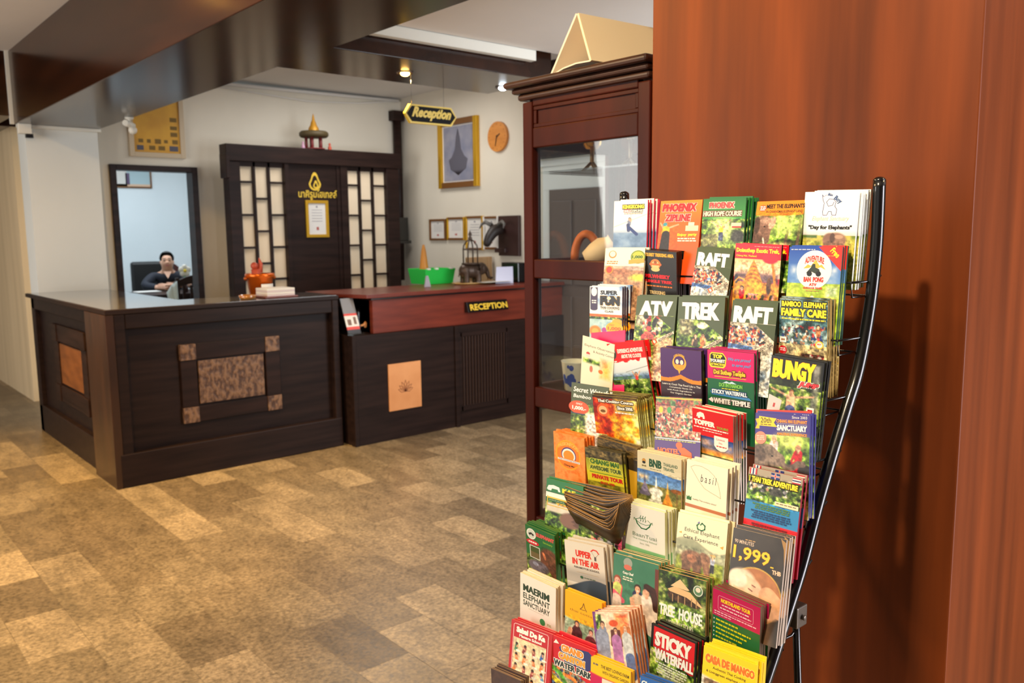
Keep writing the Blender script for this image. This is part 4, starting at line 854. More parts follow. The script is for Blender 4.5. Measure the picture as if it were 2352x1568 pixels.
        for o in s.ov:
            z = .00005 / w * (o[3] if o[0] == "p" else o[4])
            if o[0] == 'p': pt = np.array(o[1], float); vs.append(np.c_[pt, np.full(len(pt), z)]); cols.append(np.tile(np.asarray(o[2], float), (len(pt), 1))); fs.append([off + i for i in range(len(pt))]); off += len(pt)
            else:
                _, txt, (u0, v0, u1, v1), c, _, bold, shear, rot, bend = o; tv, tf = text_mesh(txt, bold, shear); lo, hi = tv.min(0), tv.max(0); qv = (tv - lo) / (hi - lo)
                x = u0 + qv[:, 0] * (u1 - u0); y = v1 - qv[:, 1] * (v1 - v0) + bend * (2 * qv[:, 0] - 1) ** 2
                if rot: a = math.radians(rot); cx, cy = (u0 + u1) / 2, (v0 + v1) / 2; x, y = cx + (x - cx) * math.cos(a) - (y - cy) * math.sin(a), cy + (x - cx) * math.sin(a) + (y - cy) * math.cos(a)
                vs.append(np.c_[x, y, np.full(len(x), z)]); cols.append(np.tile(np.asarray(c, float), (len(x), 1))); fs += [[off + i for i in f] for f in tf]; off += len(x)
        v = np.concatenate(vs); c = L_(np.clip(np.concatenate(cols), 0, 255)); x = (v[:, 0] - .5) * w; zz = LH - v[:, 1] * w * s.KV; y = -v[:, 2] * w + bow * (4 * (v[:, 0] - .5) ** 2 - 1) * .5 * (v[:, 1] < 9)
        me = bpy.data.meshes.new(name); me.from_pydata(np.c_[x, y, zz].tolist(), [], fs)
        at = me.color_attributes.new('Col', 'FLOAT_COLOR', 'POINT'); at.data.foreach_set('color', np.c_[c, np.ones(len(c))].astype(np.float32).ravel()); me.materials.append(mats); return me
def print_mat():
    m = mat('printed_paper', (255, 255, 255), .34, .45, 0, .0); a = N(m, 'ShaderNodeVertexColor'); a.layer_name = 'Col'; m.node_tree.links.new(a.outputs[0], m.node_tree.nodes['Principled BSDF'].inputs['Base Color']); return m
M['print'] = print_mat()
WH, CRM, BK, RD, YE, OR, GR, DG, BL, PU, PK = (246, 244, 238), (242, 234, 208), (26, 24, 22), (214, 24, 32), (250, 222, 40), (238, 110, 26), (40, 130, 56), (16, 74, 44), (34, 74, 170), (72, 30, 104), (216, 20, 106)
SK, EL = (226, 172, 136), (124, 106, 94)
CROWD = [(196, 60, 50), (232, 190, 160), (60, 70, 110), (230, 226, 220), (40, 40, 50), (220, 120, 60), (90, 130, 180), (120, 80, 60)]
ART = {}
def art(f): ART[f.__name__[2:]] = f; return f
@art
def a_kong(s=None):
    s = Cover(WH, (206, 40, 60), 11); s.grad(0, .55, 1, 1.0, WH, (226, 232, 238)).noise(0, .95, 1, 2.4, [(90, 120, 160), (120, 150, 190), (150, 176, 206)], 3); s.grad(0, .86, 1, .98, (232, 236, 240), (150, 172, 204))
    s.cap(0, .80, 1, .42, .004, (120, 120, 120)).cap(.52, .40, .52, .62, .004, (120, 120, 120)); s.man(.48, .56, .42, (120, 130, 160), arms=[(.1, .12, -.02), (-.1, -.08, .38, (110, 120, 150))], hair=(60, 70, 90)); s.cap(.44, .74, .46, .90, .05, (50, 60, 110)).cap(.48, .82, .70, 1.02, .045, (36, 56, 120))
    s.T('KINGKONG', .27, .13, .90, .25, YE, .05, out=BK, ow=.06).R(.30, .27, .52, .36, RD).T('SMILE', .315, .285, .51, .345, WH, .03).T('ZIPLINE', .54, .28, .86, .35, (226, 222, 214), .03, out=(90, 80, 70)).G(.32, .375, .86, .42, (176, 150, 120)); return s
@art
def a_zip():
    s = Cover((238, 92, 28), (222, 60, 20), 12); s.grad(0, 0, 1, .5, (250, 140, 30), (240, 104, 30)).grad(0, .5, 1, 2.4, (240, 104, 30), (226, 70, 24))
    s.cap(.22, .74, .16, 1.5, .06, (46, 40, 40), .14).man(.17, .60, .5, (240, 190, 40), hair=(60, 150, 170), arms=[(-.1, -.26, -.10), (.1, .62, -.02)]); s.ell(.15, .585, .05, .045, (60, 150, 170)).cap(.19, .72, .17, .80, .09, (240, 180, 40)).cap(.19, .84, .17, 1.3, .10, (46, 40, 40), .13)
    s.T('PHOENIX', .06, .08, .88, .27, RD, .03, .12, out=(252, 200, 190)).T('ZIPLINE', .14, .34, .76, .51, RD, .03, .12, out=(252, 200, 190)).R(.66, .62, .96, .75, (248, 214, 180)).R(.72, .54, .86, .62, (250, 224, 200)).T('Enjoy', .48, .81, .70, .89, YE, .03).T('party', .74, .81, .94, .89, YE, .03).G(.48, .91, .95, 1.02, (250, 230, 210), 2); return s
@art
def a_rope():
    s = Cover((44, 132, 50), (26, 84, 40), 13); s.grad(0, 0, 1, .55, (36, 110, 44), (60, 150, 60)).leaf(0, .50, 1, 2.4, 7, 1.15).ell(.5, .75, .25, .3, (214, 236, 150), soft=1.4); s.noise(0, .85, .4, 1.4, [(50, 44, 34), (120, 110, 80), (206, 196, 150)], 10, a=.7).ell(.86, .9, .16, .16, (60, 60, 56), soft=.5)
    s.man(.47, .62, .46, (238, 214, 30), hair=(226, 216, 120), arms=[(-.1, -.5, -.16), (.1, .44, -.2)], legs=(80, 90, 130)); s.T('PHOENIX', .16, .09, .74, .23, (228, 60, 60), .03, out=(250, 226, 210)).T('HIGH ROPE COURSE', .02, .30, .92, .42, (226, 226, 200), .03, .1, out=(120, 60, 50)).R(.70, .58, .93, .68, (236, 200, 180)).R(.72, .66, .93, .70, (190, 70, 60)); return s
@art
def a_meet():
    s = Cover((250, 138, 34), (120, 130, 60), 14); s.leaf(0, .30, 1, 2.4, 6, 1.25); s.cap(.74, .36, .68, 1.2, .03, (84, 66, 48)).cap(.96, .4, .94, 1.2, .03, (84, 66, 48)); s.ell(.62, .5, .4, .2, (176, 206, 110), soft=1.4); s.ell(.12, .62, .22, .30, (92, 66, 56)).ell(.20, .52, .19, .21, (138, 104, 92)).cap(.26, .62, .30, .86, .11, (124, 92, 80), .055).cap(.30, .86, .20, .96, .055, (116, 86, 76), .04).ell(.38, .47, .07, .14, (206, 160, 140), rot=14).ell(.06, .52, .06, .18, (70, 50, 44)).ell(.24, .42, .12, .07, (176, 140, 124)); s.ell(.22, .55, .022, .016, (26, 18, 16)).cap(.22, .80, .25, .92, .016, (240, 226, 206)); s.noise(.35, .86, .85, 1.3, [(190, 150, 110), (226, 190, 150), (160, 120, 90)], 6, soft=.1)
    s.rect(0, 0, 1, .24, (250, 138, 34)); s.ell(.5, .22, .7, .10, (250, 138, 34)); s.ell(.14, .15, .08, .07, (240, 90, 60)); s.G(.08, .10, .2, .2, WH, 3); s.T('MEET THE ELEPHANTS', .22, .07, 1.0, .16, BK, .03).T('IN CHIANGMAI ELEPHANT LAND', .22, .20, .98, .255, (60, 40, 30), .02); return s
@art
def a_boy():
    s = Cover((252, 250, 244), (226, 226, 214), 15); s.noise(0, .80, 1, .95, [(150, 150, 170), (190, 186, 190), (214, 206, 190)], 4, soft=.06).grad(0, .74, 1, .84, (252, 250, 244), (214, 204, 204)).noise(0, .84, 1, 2.4, [(110, 130, 40), (170, 170, 60), (206, 190, 90), (90, 110, 50)], 6).noise(0, .82, .3, .9, [(60, 90, 40), (100, 130, 60)], 7, soft=.03); s.cap(.52, .98, .52, 1.3, .08, (104, 78, 66)).cap(.74, .98, .76, 1.3, .07, (104, 78, 66)).ell(.64, .93, .20, .15, (150, 112, 94)).ell(.52, .93, .12, .14, (132, 98, 84)).cap(.48, .98, .44, 1.3, .05, (120, 90, 78)).ell(.58, .88, .05, .09, (90, 66, 58)).ell(.70, .86, .08, .04, (186, 150, 128))
    pts = [(.36, .10), (.335, .06), (.35, .16), (.38, .22), (.36, .38), (.37, .45), (.44, .45), (.47, .38), (.52, .38), (.54, .45), (.61, .45), (.62, .34), (.58, .28), (.60, .20), (.55, .15), (.47, .14), (.42, .20), (.46, .28), (.54, .26), (.56, .20)]; s.S(pts, .011, (84, 80, 130)); s.S([(.36, .10), (.40, .07), (.46, .06), (.52, .09)], .008, (120, 116, 160))
    s.T('Big', .44, .035, .53, .10, (36, 70, 130), .04, rot=15).T('Boy', .55, .11, .71, .22, (36, 70, 130), .04, rot=38).T('Elephant Sanctuary', .17, .47, .86, .58, (226, 190, 140), -.01, .35).T('"Day for Elephants"', .11, .64, .92, .74, BK, .04); return s
@art
def a_land():
    s = Cover((250, 244, 214), (240, 232, 200), 16); s.noise(0, .46, 1, .62, [(180, 150, 140), (214, 186, 170)], 4).noise(0, .56, 1, 2.4, [(150, 100, 76), (196, 150, 110), (120, 80, 60)], 5).ell(.4, .62, .25, .12, (176, 116, 86), soft=.6).ell(.9, .74, .2, .08, (210, 220, 60), soft=.9); s.O(.2, .16, .10, .10, (226, 130, 60)).O(.2, .15, .075, .075, CRM).G(.06, .32, .38, .42, (190, 120, 60), 2); s.O(.84, .22, .18, .17, (120, 140, 40)).O(.84, .22, .15, .14, (190, 190, 60)).T('1,000', .70, .18, .96, .27, (60, 100, 30), .04).P([(.62, .30), (1.0, .26), (1.0, .36), (.62, .40)], (236, 160, 60)); s.O(.14, .56, .10, .11, (244, 150, 60)).O(.14, .56, .075, .085, (230, 60, 40)); return s
@art
def a_jungle():
    s = Cover((30, 26, 24), (40, 34, 32), 17); s.noise(0, 0, 1, 2.4, [(24, 21, 20), (34, 30, 28)], 3); s.T('NON TOURIST TREKKING AREA', .05, .06, .93, .15, (240, 180, 30), .03).O(.48, .34, .13, .13, (226, 130, 60)).O(.48, .36, .095, .10, (226, 200, 140)).R(.33, .32, .63, .37, (226, 110, 50)).O(.48, .47, .11, .06, (216, 196, 130)).O(.48, .29, .04, .04, (160, 90, 50))
    s.T('MR.WHISKY', .22, .60, .84, .70, RD, .05).T('JUNGLE TREK', .19, .74, .90, .84, RD, .05).G(.2, .87, .9, .93, (220, 120, 40)).T('TREKKING', .33, 1.02, .72, 1.11, (210, 180, 120), .03).G(.4, 1.13, .66, 1.17, (150, 130, 100)); return s
def _adv(seed, word, scene):
    s = Cover((72, 86, 46), (60, 70, 50), seed); scene(s); s.rect(0, 0, 1, .50, (72, 84, 48)); s.P([(.55, .50), (1.0, .50), (1.0, .86)], (66, 78, 44)).T(word, .10 if word != 'RAFT' else .06, .12, .90, .50, WH, .05, out=(40, 40, 20), ow=.03)
    s.P([(.98, .86), (1.0, .92), (.52, 1.24), (.46, 1.16)], (238, 214, 190)).P([(.56, 1.06), (.62, 1.16), (.52, 1.24), (.46, 1.14)], (226, 96, 46)).T('B', .515, 1.11, .57, 1.19, WH, .05, rot=-32).T('ADVENTURES', .60, .985, 1.0, 1.055, (60, 50, 40), .03, rot=-34).P([(.66, .96), (.78, .86), (.84, .90), (.80, .92)], (40, 40, 40)); return s
@art
def a_raft(): return _adv(18, 'RAFT', lambda s: s.noise(0, .45, 1, 2.4, [(150, 140, 120), (200, 190, 170), (226, 220, 206)], 5).crowd(.0, .58, .8, .98, CROWD, 130, .034, 4).crowd(.0, .6, .8, .95, [(206, 60, 46), (232, 190, 160), (40, 50, 80)], 60, .028, 5).cap(0, 1.05, .5, 1.08, .07, (70, 110, 180)).ell(.15, 1.18, .2, .1, (236, 232, 224)).noise(0, 1.1, 1, 2.4, [(200, 190, 180), (240, 236, 226), (90, 120, 160)], 5, a=.7))
@art
def a_atv(): return _adv(19, 'ATV', lambda s: s.leaf(0, .3, 1, 2.4, 8, 1.0).noise(0, .2, .25, .8, [(190, 180, 160), (120, 120, 100), (230, 220, 200)], 9, soft=.05).crowd(.2, .5, .7, 1.0, [(60, 56, 60), (190, 70, 70), (220, 200, 180), (40, 40, 44)], 40, .06, 3).crowd(.1, .9, .5, 1.1, [(206, 60, 60), (240, 100, 90)], 14, .06, 2).noise(.5, 1.0, 1, 2.4, [(150, 90, 60), (226, 190, 150), (180, 120, 80)], 6, soft=.06))
@art
def a_trek(): return _adv(20, 'TREK', lambda s: s.leaf(0, .2, 1, 2.4, 7, 1.05).noise(0, .1, .4, .9, [(200, 190, 160), (110, 100, 80), (236, 226, 200)], 7, soft=.1, a=.8).man(.42, .86, .46, (60, 46, 40), arms=[(-.1, -.14, .45)]).man(.58, .84, .46, (226, 130, 70), arms=[(.1, .14, .45)]).ell(.55, .62, .12, .07, (230, 220, 200)).leaf(.6, 1.0, 1, 2.4, 9, 1.5, .06))
@art
def a_doi():
    s = Cover((216, 20, 46), (30, 40, 30), 21); s.grad(0, .34, 1, .75, (240, 190, 130), (244, 216, 170), (200, 150, 140)).noise(0, .62, 1, .9, [(60, 50, 60), (120, 90, 100), (80, 70, 80)], 8, soft=.08).noise(0, .85, 1, 2.4, [(190, 110, 40), (240, 170, 60), (130, 60, 30)], 7)
    for k in range(16): s.cap(.43, .36 + k * .045, .43, .36 + k * .045, .012 + k * .017, (236 - (k % 3) * 26, 160 - (k % 3) * 30, 50))
    s.cap(.82, .32, .93, 1.0, .026, (236, 140, 50)).ell(.78, .30, .17, .12, (206, 30, 56)); s.ell(.78, .92, .05, .2, (90, 60, 46)).man(.20, 1.0, .5, (206, 24, 40), hair=(30, 26, 24)); s.ell(.06, .8, .05, .1, (50, 50, 60)); s.path([(.02, 1.1), (.03, .86), (.12, .76), (.24, .8), (.3, .95)], .012, (240, 150, 60)); s.crowd(.3, 1.1, .9, 1.3, [(240, 170, 170), (226, 120, 110), (60, 50, 30)], 30, .04, 3)
    s.G(.42, .045, .95, .065, (240, 160, 160)).T('Doisuthep Exotic Trek,', .03, .10, .96, .22, YE, .035).T('Chiang Mai, Thailand', .03, .25, .48, .30, YE, .02); return s
@art
def a_pong():
    s = Cover((40, 84, 176), (40, 70, 60), 22); s.grad(0, 0, 1, .7, (34, 74, 170), (90, 140, 206)).noise(0, .32, 1, .75, [(60, 110, 190), (120, 160, 214), (236, 240, 246)], 3.2, soft=.12, a=.8).noise(0, .70, 1, 2.4, [(120, 160, 40), (170, 200, 60), (206, 220, 110)], 5).noise(.72, .72, 1, 1.0, [(226, 226, 210), (150, 180, 120), (240, 240, 230)], 8, soft=.08).ell(.5, .98, .035, .04, (240, 236, 230)).ell(.5, 1.02, .05, .04, (70, 60, 50))
    s.P([(.56, 0), (1, 0), (1, .46)], (222, 52, 46)).T('Free', .78, .06, .97, .17, YE, .04, rot=45).G(.66, .16, .92, .19, (240, 150, 60)); s.O(.5, .44, .33, .37, WH, 40).T('ADVENTURE', .32, .17, .68, .29, (206, 60, 50), .03, bend=.05); s.P([(.30, .42), (.38, .34), (.44, .37), (.52, .25), (.60, .36), (.64, .34), (.72, .44), (.62, .39), (.56, .42), (.48, .36), (.40, .41)], (236, 180, 70)).P([(.36, .50), (.44, .40), (.47, .33), (.52, .33), (.53, .40), (.60, .43), (.62, .50), (.54, .52), (.46, .48), (.40, .54)], (50, 60, 50)).O(.42, .52, .05, .05, BK).O(.59, .52, .05, .05, BK)
    s.T('BAN  PONG', .32, .58, .69, .68, (222, 50, 40), .04).T('ATV', .43, .70, .57, .755, (222, 50, 40), .04).T('OUTDOOR TOURS', .32, .775, .68, .815, (206, 60, 50), .03).G(.38, .84, .62, .86, (190, 110, 90)).G(.04, .04, .5, .07, (200, 210, 236)); return s
@art
def a_fun():
    s = Cover((190, 214, 240), (54, 40, 56), 23); s.noise(0, 0, 1, .7, [(110, 150, 210), (206, 222, 240), (244, 246, 248)], 3).ell(.55, .75, .6, .16, (244, 246, 246)).noise(0, .84, 1, 1.0, [(236, 120, 40), (206, 90, 30), (250, 150, 60)], 6).leaf(0, .92, 1, 1.02, 8, 1.1).noise(0, 1.0, 1, 2.4, [(120, 170, 190), (190, 220, 226), (150, 190, 190)], 4); s.ell(.18, 1.36, .18, .16, (244, 130, 40)).ell(.18, 1.37, .11, .09, (250, 170, 70)).ell(.46, 1.32, .07, .08, (170, 60, 150)).ell(.86, 1.06, .16, .1, (240, 170, 60)); s.R(.02, .03, .25, .70, (60, 44, 80)).O(.135, .17, .09, .14, WH).R(.05, .1, .22, .2, WH).G(.06, .42, .22, .55, WH, 2); s.O(.135, .70, .115, .06, (60, 44, 80))
    s.T('SUPER', .34, .12, .86, .25, BK, .03).T('FUN', .34, .30, .92, .58, BK, .06, out=(244, 200, 90), ow=.05).O(.6, .36, .06, .05, (240, 220, 190)).T('THAI COOKING', .34, .62, .92, .70, (60, 60, 60), .02, out=WH).T('CLASS', .48, .74, .74, .80, (60, 60, 60), .02); s.O(.78, 1.28, .26, .19, (250, 180, 40)).T('ONLY', .62, 1.16, .78, 1.21, (190, 90, 40), .02).T('1,000', .58, 1.24, .98, 1.36, (230, 96, 30), .03); return s
@art
def a_family():
    s = Cover((40, 70, 66), (150, 120, 60), 24); s.noise(0, 0, 1, .95, [(30, 44, 44), (60, 100, 110), (150, 176, 180), (40, 60, 40)], 5).crowd(.05, .55, .95, .95, [(226, 180, 150), (206, 60, 60), (40, 60, 120), (240, 236, 230), (190, 130, 90), (60, 50, 46)], 90, .03, 8).man(.82, .56, .42, (190, 110, 70)).noise(0, .95, 1, 2.4, [(170, 150, 100), (210, 190, 140), (150, 130, 90)], 6).crowd(.45, 1.14, .95, 1.28, [(170, 50, 60), (230, 220, 210), (90, 60, 50)], 40, .04, 2).ell(.16, 1.28, .14, .06, (150, 90, 40)); s.cap(.5, 1.28, 1, 1.34, .01, (240, 190, 60))
    s.T('BAMBOO  ELEPHANT', .05, .05, .97, .17, YE, .04, out=(30, 40, 20)).T('FAMILY CARE', .04, .20, .97, .37, YE, .05, out=(30, 40, 20)).G(.05, .40, .96, .45, YE).R(.02, .82, .16, .94, WH).R(.05, .86, .13, .90, (170, 120, 80)).O(.85, .93, .085, .085, (250, 200, 50)).O(.85, .93, .062, .062, (246, 236, 220)).T('BEST', .81, .90, .89, .93, RD, .03).O(.09, 1.10, .085, .09, RD).P([(.02, 1.14), (.16, 1.14), (.09, 1.26)], RD).G(.03, 1.05, .15, 1.13, WH, 2); return s
@art
def a_observe():
    s = Cover((244, 238, 214), (230, 214, 190), 25); s.leaf(.02, .62, .62, .82, 7, 1.4, .08).noise(.55, .5, 1, 1.2, [(240, 170, 40), (246, 220, 120), (236, 120, 60)], 4, soft=.2).ell(.32, .95, .05, .1, (206, 120, 100)).ell(.62, .95, .07, .06, (236, 120, 50)); s.T('Elephant Observation', .08, .22, 1.0, .31, (90, 66, 50), .0).T('& Activity Center', .36, .36, 1.0, .45, (90, 66, 50), .0).O(.2, .50, .06, .05, (206, 80, 80)).R(.14, .52, .26, .60, (244, 220, 210)); return s
@art
def a_cloud():
    s = Cover((222, 26, 30), (216, 40, 40), 26); m = np.clip((s.V - (.58 - .10 * s.U + .09 * (s.vn(9, 3) - .5))) / .02, 0, 1); t = np.clip((s.V - .55) / .4, 0, 1)[..., None]; s.C = s.C * (1 - m[..., None]) + (np.array((236, 240, 244)) * (1 - t) + np.array((206, 220, 232)) * t) * m[..., None]; s.noise(0, .92, 1, 2.4, [(60, 90, 130), (110, 140, 170), (70, 110, 80)], 4).grad(0, .84, 1, .95, (206, 220, 232), (110, 140, 176)).leaf(0, 1.05, 1, 2.4, 8)
    s.cap(.4, .84, 1, .7, .005, (90, 90, 90)).man(.66, .90, .36, (226, 60, 50), arms=[(-.1, -.26, -.18), (.1, .3, -.18)]); s.O(.13, .30, .09, .15, (60, 60, 50)).O(.13, .24, .06, .08, (236, 226, 214)).G(.05, .5, .22, .60, WH, 2).T('EXPERIENCE ADVENTURE', .26, .18, .94, .30, WH, .03).T('ABOVE THE CLOUDS!', .34, .34, .88, .45, WH, .03); return s
@art
def a_purple():
    s = Cover((76, 36, 104), (60, 44, 60), 27); d = .72 + .10 * (1 - np.abs(s.U * 2 - 1)) * -1 + .05 * np.sin(np.pi * np.abs(s.U * 2 - 1)); s._mix(((s.V > d) & (s.V < d + .10)).astype(float), (240, 140, 40)); s._mix((s.V > d + .10).astype(float), (58, 40, 52)); s.O(.47, .34, .17, .19, (240, 176, 60)).O(.47, .30, .13, .13, (76, 36, 104)).O(.42, .31, .04, .06, (240, 230, 210)).O(.53, .32, .04, .06, (240, 230, 210)).P([(.34, .38), (.60, .38), (.55, .48), (.39, .48)], (240, 160, 50)).P([(.43, .50), (.51, .50), (.47, .62)], (240, 176, 60)).T('LOVE COOKING', .34, .11, .60, .17, (240, 180, 60), .03, bend=.05)
    s.T('Learn to Cook Thai Food Like a Thai', .04, .86, .98, .91, WH, .01).T('Completely Hands On', .22, .94, .78, .985, WH, .01).T('with Fresh Ingredients in', .16, 1.01, .84, 1.055, WH, .01).T('Our Organic Garden', .24, 1.08, .76, 1.125, WH, .01); return s
@art
def a_top():
    s = Cover((22, 96, 58), (40, 60, 40), 28); s.rect(0, 0, 1, .62, (214, 20, 106)); s.P([(.05, .10), (.09, .05), (.34, .05), (.38, .10), (.42, .16), (.40, .33), (.36, .38), (.08, .38), (.04, .33)], YE).P([(.07, .11), (.10, .075), (.33, .075), (.37, .12), (.40, .17), (.38, .31), (.34, .35), (.10, .35), (.065, .31)], BK).T('TOP', .12, .09, .33, .18, YE, .05).T('TOURIST', .06, .195, .39, .265, WH, .05).T('ATTRACTION', .07, .28, .38, .335, YE, .04).T('We are proud', .46, .13, .94, .22, (80, 160, 230), .02, .4).T('to serve you!!', .54, .25, .94, .34, (80, 160, 230), .02, .4)
    s.T('Doi Suthep Temple', .14, .42, .82, .55, (250, 196, 50), .04, out=(110, 60, 10)).P([(.66, .44), (.70, .39), (.74, .44)], (240, 170, 50)).R(.16, .565, .84, .58, (240, 190, 60)); s.P([(.34, .70), (.42, .655), (.48, .68), (.54, .65), (.64, .70)], (190, 220, 240)).T('DOI INTHANON', .26, .70, .76, .79, (120, 190, 80), .04).G(.32, .81, .68, .84, YE).P([(.06, .90), (.9, .96), (.96, 1.02), (.1, .98)], (60, 130, 190)).T('STICKY WATERFALL', .10, .86, .86, .95, (226, 236, 246), .03, out=(30, 60, 110)).T('WHITE TEMPLE', .14, 1.05, .92, 1.16, (236, 226, 226), .03, out=(90, 90, 90)).P([(.02, 1.10), (.10, 1.04), (.14, 1.1), (.12, 1.16)], (226, 220, 226)); return s
@art
def a_bungy():
    s = Cover((40, 40, 34), (34, 34, 32), 29); s.leaf(0, .45, 1, 2.4, 7, .95).rect(0, 0, 1, .40, (30, 30, 26)).noise(0, .38, 1, .56, [(26, 30, 20), (50, 66, 30)], 6); s.noise(.80, .05, .97, 1.2, [(206, 206, 200), (120, 120, 116), (240, 240, 238)], 5, soft=.05, a=.75); s.man(.45, .66, .5, SK, hair=(150, 90, 60), arms=[(-.1, -.78, -.06), (.1, .84, .02)]); s.cap(.45, .76, .45, .92, .085, SK).cap(.45, 1.0, .45, 1.12, .10, (70, 80, 130)); s.P([(.02, .76), (.28, .84), (.24, 1.12), (0, 1.08)], (214, 206, 206)).P([(.12, .92), (.16, .92), (.15, 1.0), (.11, 1.0)], (190, 70, 70))
    s.T('BUNGY', .05, .05, .86, .42, (250, 224, 20), .05, out=(200, 60, 20), ow=.02).T('JUMP', .56, .42, .95, .54, (226, 60, 70), .03, .3, out=WH).R(.76, .88, .90, 1.06, WH).R(.785, .92, .875, 1.0, RD).P([(.785, .92), (.875, .97), (.875, 1.0)], BK); return s
@art
def a_secret():
    s = Cover((70, 80, 44), (60, 70, 40), 30); s.leaf(0, .55, 1, 2.4, 6, .9).noise(.35, .7, .85, 2.4, [(200, 190, 176), (244, 240, 232), (150, 140, 120)], 5, sy=.4, soft=.12); s.rect(0, 0, 1, .42, (72, 82, 46)).T('Secret Waterfall', .06, .10, 1.1, .24, WH, .02, .15).T('Bamboo Rafting', .06, .30, 1.0, .43, WH, .02, .15).O(.22, .66, .28, .18, (232, 84, 36)).T('ONLY', .14, .54, .32, .59, WH, .02).T('1,000.-', .04, .63, .42, .75, WH, .03).R(.0, .82, .4, .85, (60, 70, 90)); return s
@art
def a_fire():
    s = Cover((230, 130, 30), (150, 140, 70), 31); t = s.vn(4, 5); g = np.clip(.1 + .75 * s.U + .8 * (t - .5) - .18 * np.abs(s.V - .7), 0, 1) * 3.99; cs = np.array([(150, 20, 16), (214, 60, 20), (250, 170, 30), (252, 236, 120), (250, 246, 200)], float); i = g.astype(int); f = (g - i)[..., None]; s.C = cs[i] * (1 - f) + cs[np.clip(i + 1, 0, 4)] * f; s.rect(0, 0, 1, .06, (60, 36, 20)).noise(.45, .0, 1, .42, [(150, 150, 60), (200, 190, 90), (226, 210, 130)], 4, soft=.08, a=.8).noise(0, 1.02, .6, 2.4, [(60, 30, 20), (110, 60, 30)], 5, soft=.1)
    s.O(.22, .34, .14, .15, (226, 100, 50)).O(.22, .34, .10, .10, (236, 190, 140)).O(.22, .36, .06, .035, (120, 80, 40)).T('Thai Cooking Course', .12, .08, .92, .17, WH, .03, out=(110, 90, 60)).T('Since 2006', .56, .21, .90, .29, WH, .03, out=(90, 80, 60)).G(.5, .34, .92, .39, WH); return s
@art
def a_party():
    s = Cover((60, 90, 60), (80, 110, 60), 32); s.noise(0, 0, 1, .24, [(40, 80, 50), (90, 130, 80), (170, 70, 60), (60, 60, 90)], 8).noise(0, .2, 1, .9, [(120, 60, 50), (206, 150, 120), (70, 50, 60)], 7).crowd(0, .36, 1, .92, [(232, 186, 156), (226, 170, 140), (190, 120, 90), (60, 60, 80), (206, 60, 70), (230, 226, 210), (70, 120, 90)], 260, .026, 6); s.R(0, .02, 1, .05, (240, 190, 60)); 
    for k, c in enumerate(((236, 200, 60), (70, 160, 90), (230, 90, 60), (250, 150, 60), (110, 80, 160))): s.O(.12 + .19 * k, .30, .05, .07, c)
    s.rect(0, .93, 1, 2.4, (84, 60, 130)); s.R(0, .925, 1, .95, (206, 206, 226)).G(.02, .955, .9, .99, (190, 200, 120)).O(.55, 1.06, .07, .07, (238, 104, 54)).P([(.5, 1.12), (.66, 1.10), (.82, 1.20), (.86, 1.5), (.56, 1.5), (.6, 1.24)], (238, 104, 54)).T('HOSTEL', .08, 1.15, .56, 1.26, (236, 120, 80), .03); return s
@art
def a_topper():
    s = Cover((216, 28, 34), (226, 206, 186), 33); s.grad(0, .62, 1, 1.2, (30, 60, 130), (90, 110, 170), (240, 150, 60), (250, 190, 80)).noise(0, .66, 1, .95, [(30, 60, 130), (120, 130, 180), (236, 170, 110)], 3, sy=2.5, a=.6, soft=.06).ell(.85, 1.04, .10, .05, (252, 220, 120), soft=1.2).noise(0, 1.06, 1, 2.4, [(30, 50, 40), (60, 80, 50), (90, 70, 50)], 6).cap(.08, .76, .10, 1.08, .012, (60, 50, 70), .03); s.P([(.10, .20), (.12, .10), (.20, .06), (.28, .08), (.31, .16), (.31, .22), (.26, .22), (.26, .18), (.2, .18), (.19, .22), (.14, .22), (.13, .17)], WH).T('TOPPER', .04, .25, .56, .38, WH, .06).T('TOURS', .60, .33, .88, .39, (150, 170, 60), .03).G(.04, .41, .88, .46, WH).G(.26, .48, .74, .51, WH); s.P([(.54, .56), (.88, .56), (.88, .82), (.80, .90), (.70, .92), (.60, .88), (.54, .80)], WH).T('License', .60, .61, .80, .66, (206, 70, 60), .01).T('No.', .66, .70, .75, .74, (206, 70, 60), .01).G(.60, .78, .84, .83, (206, 70, 60)); return s
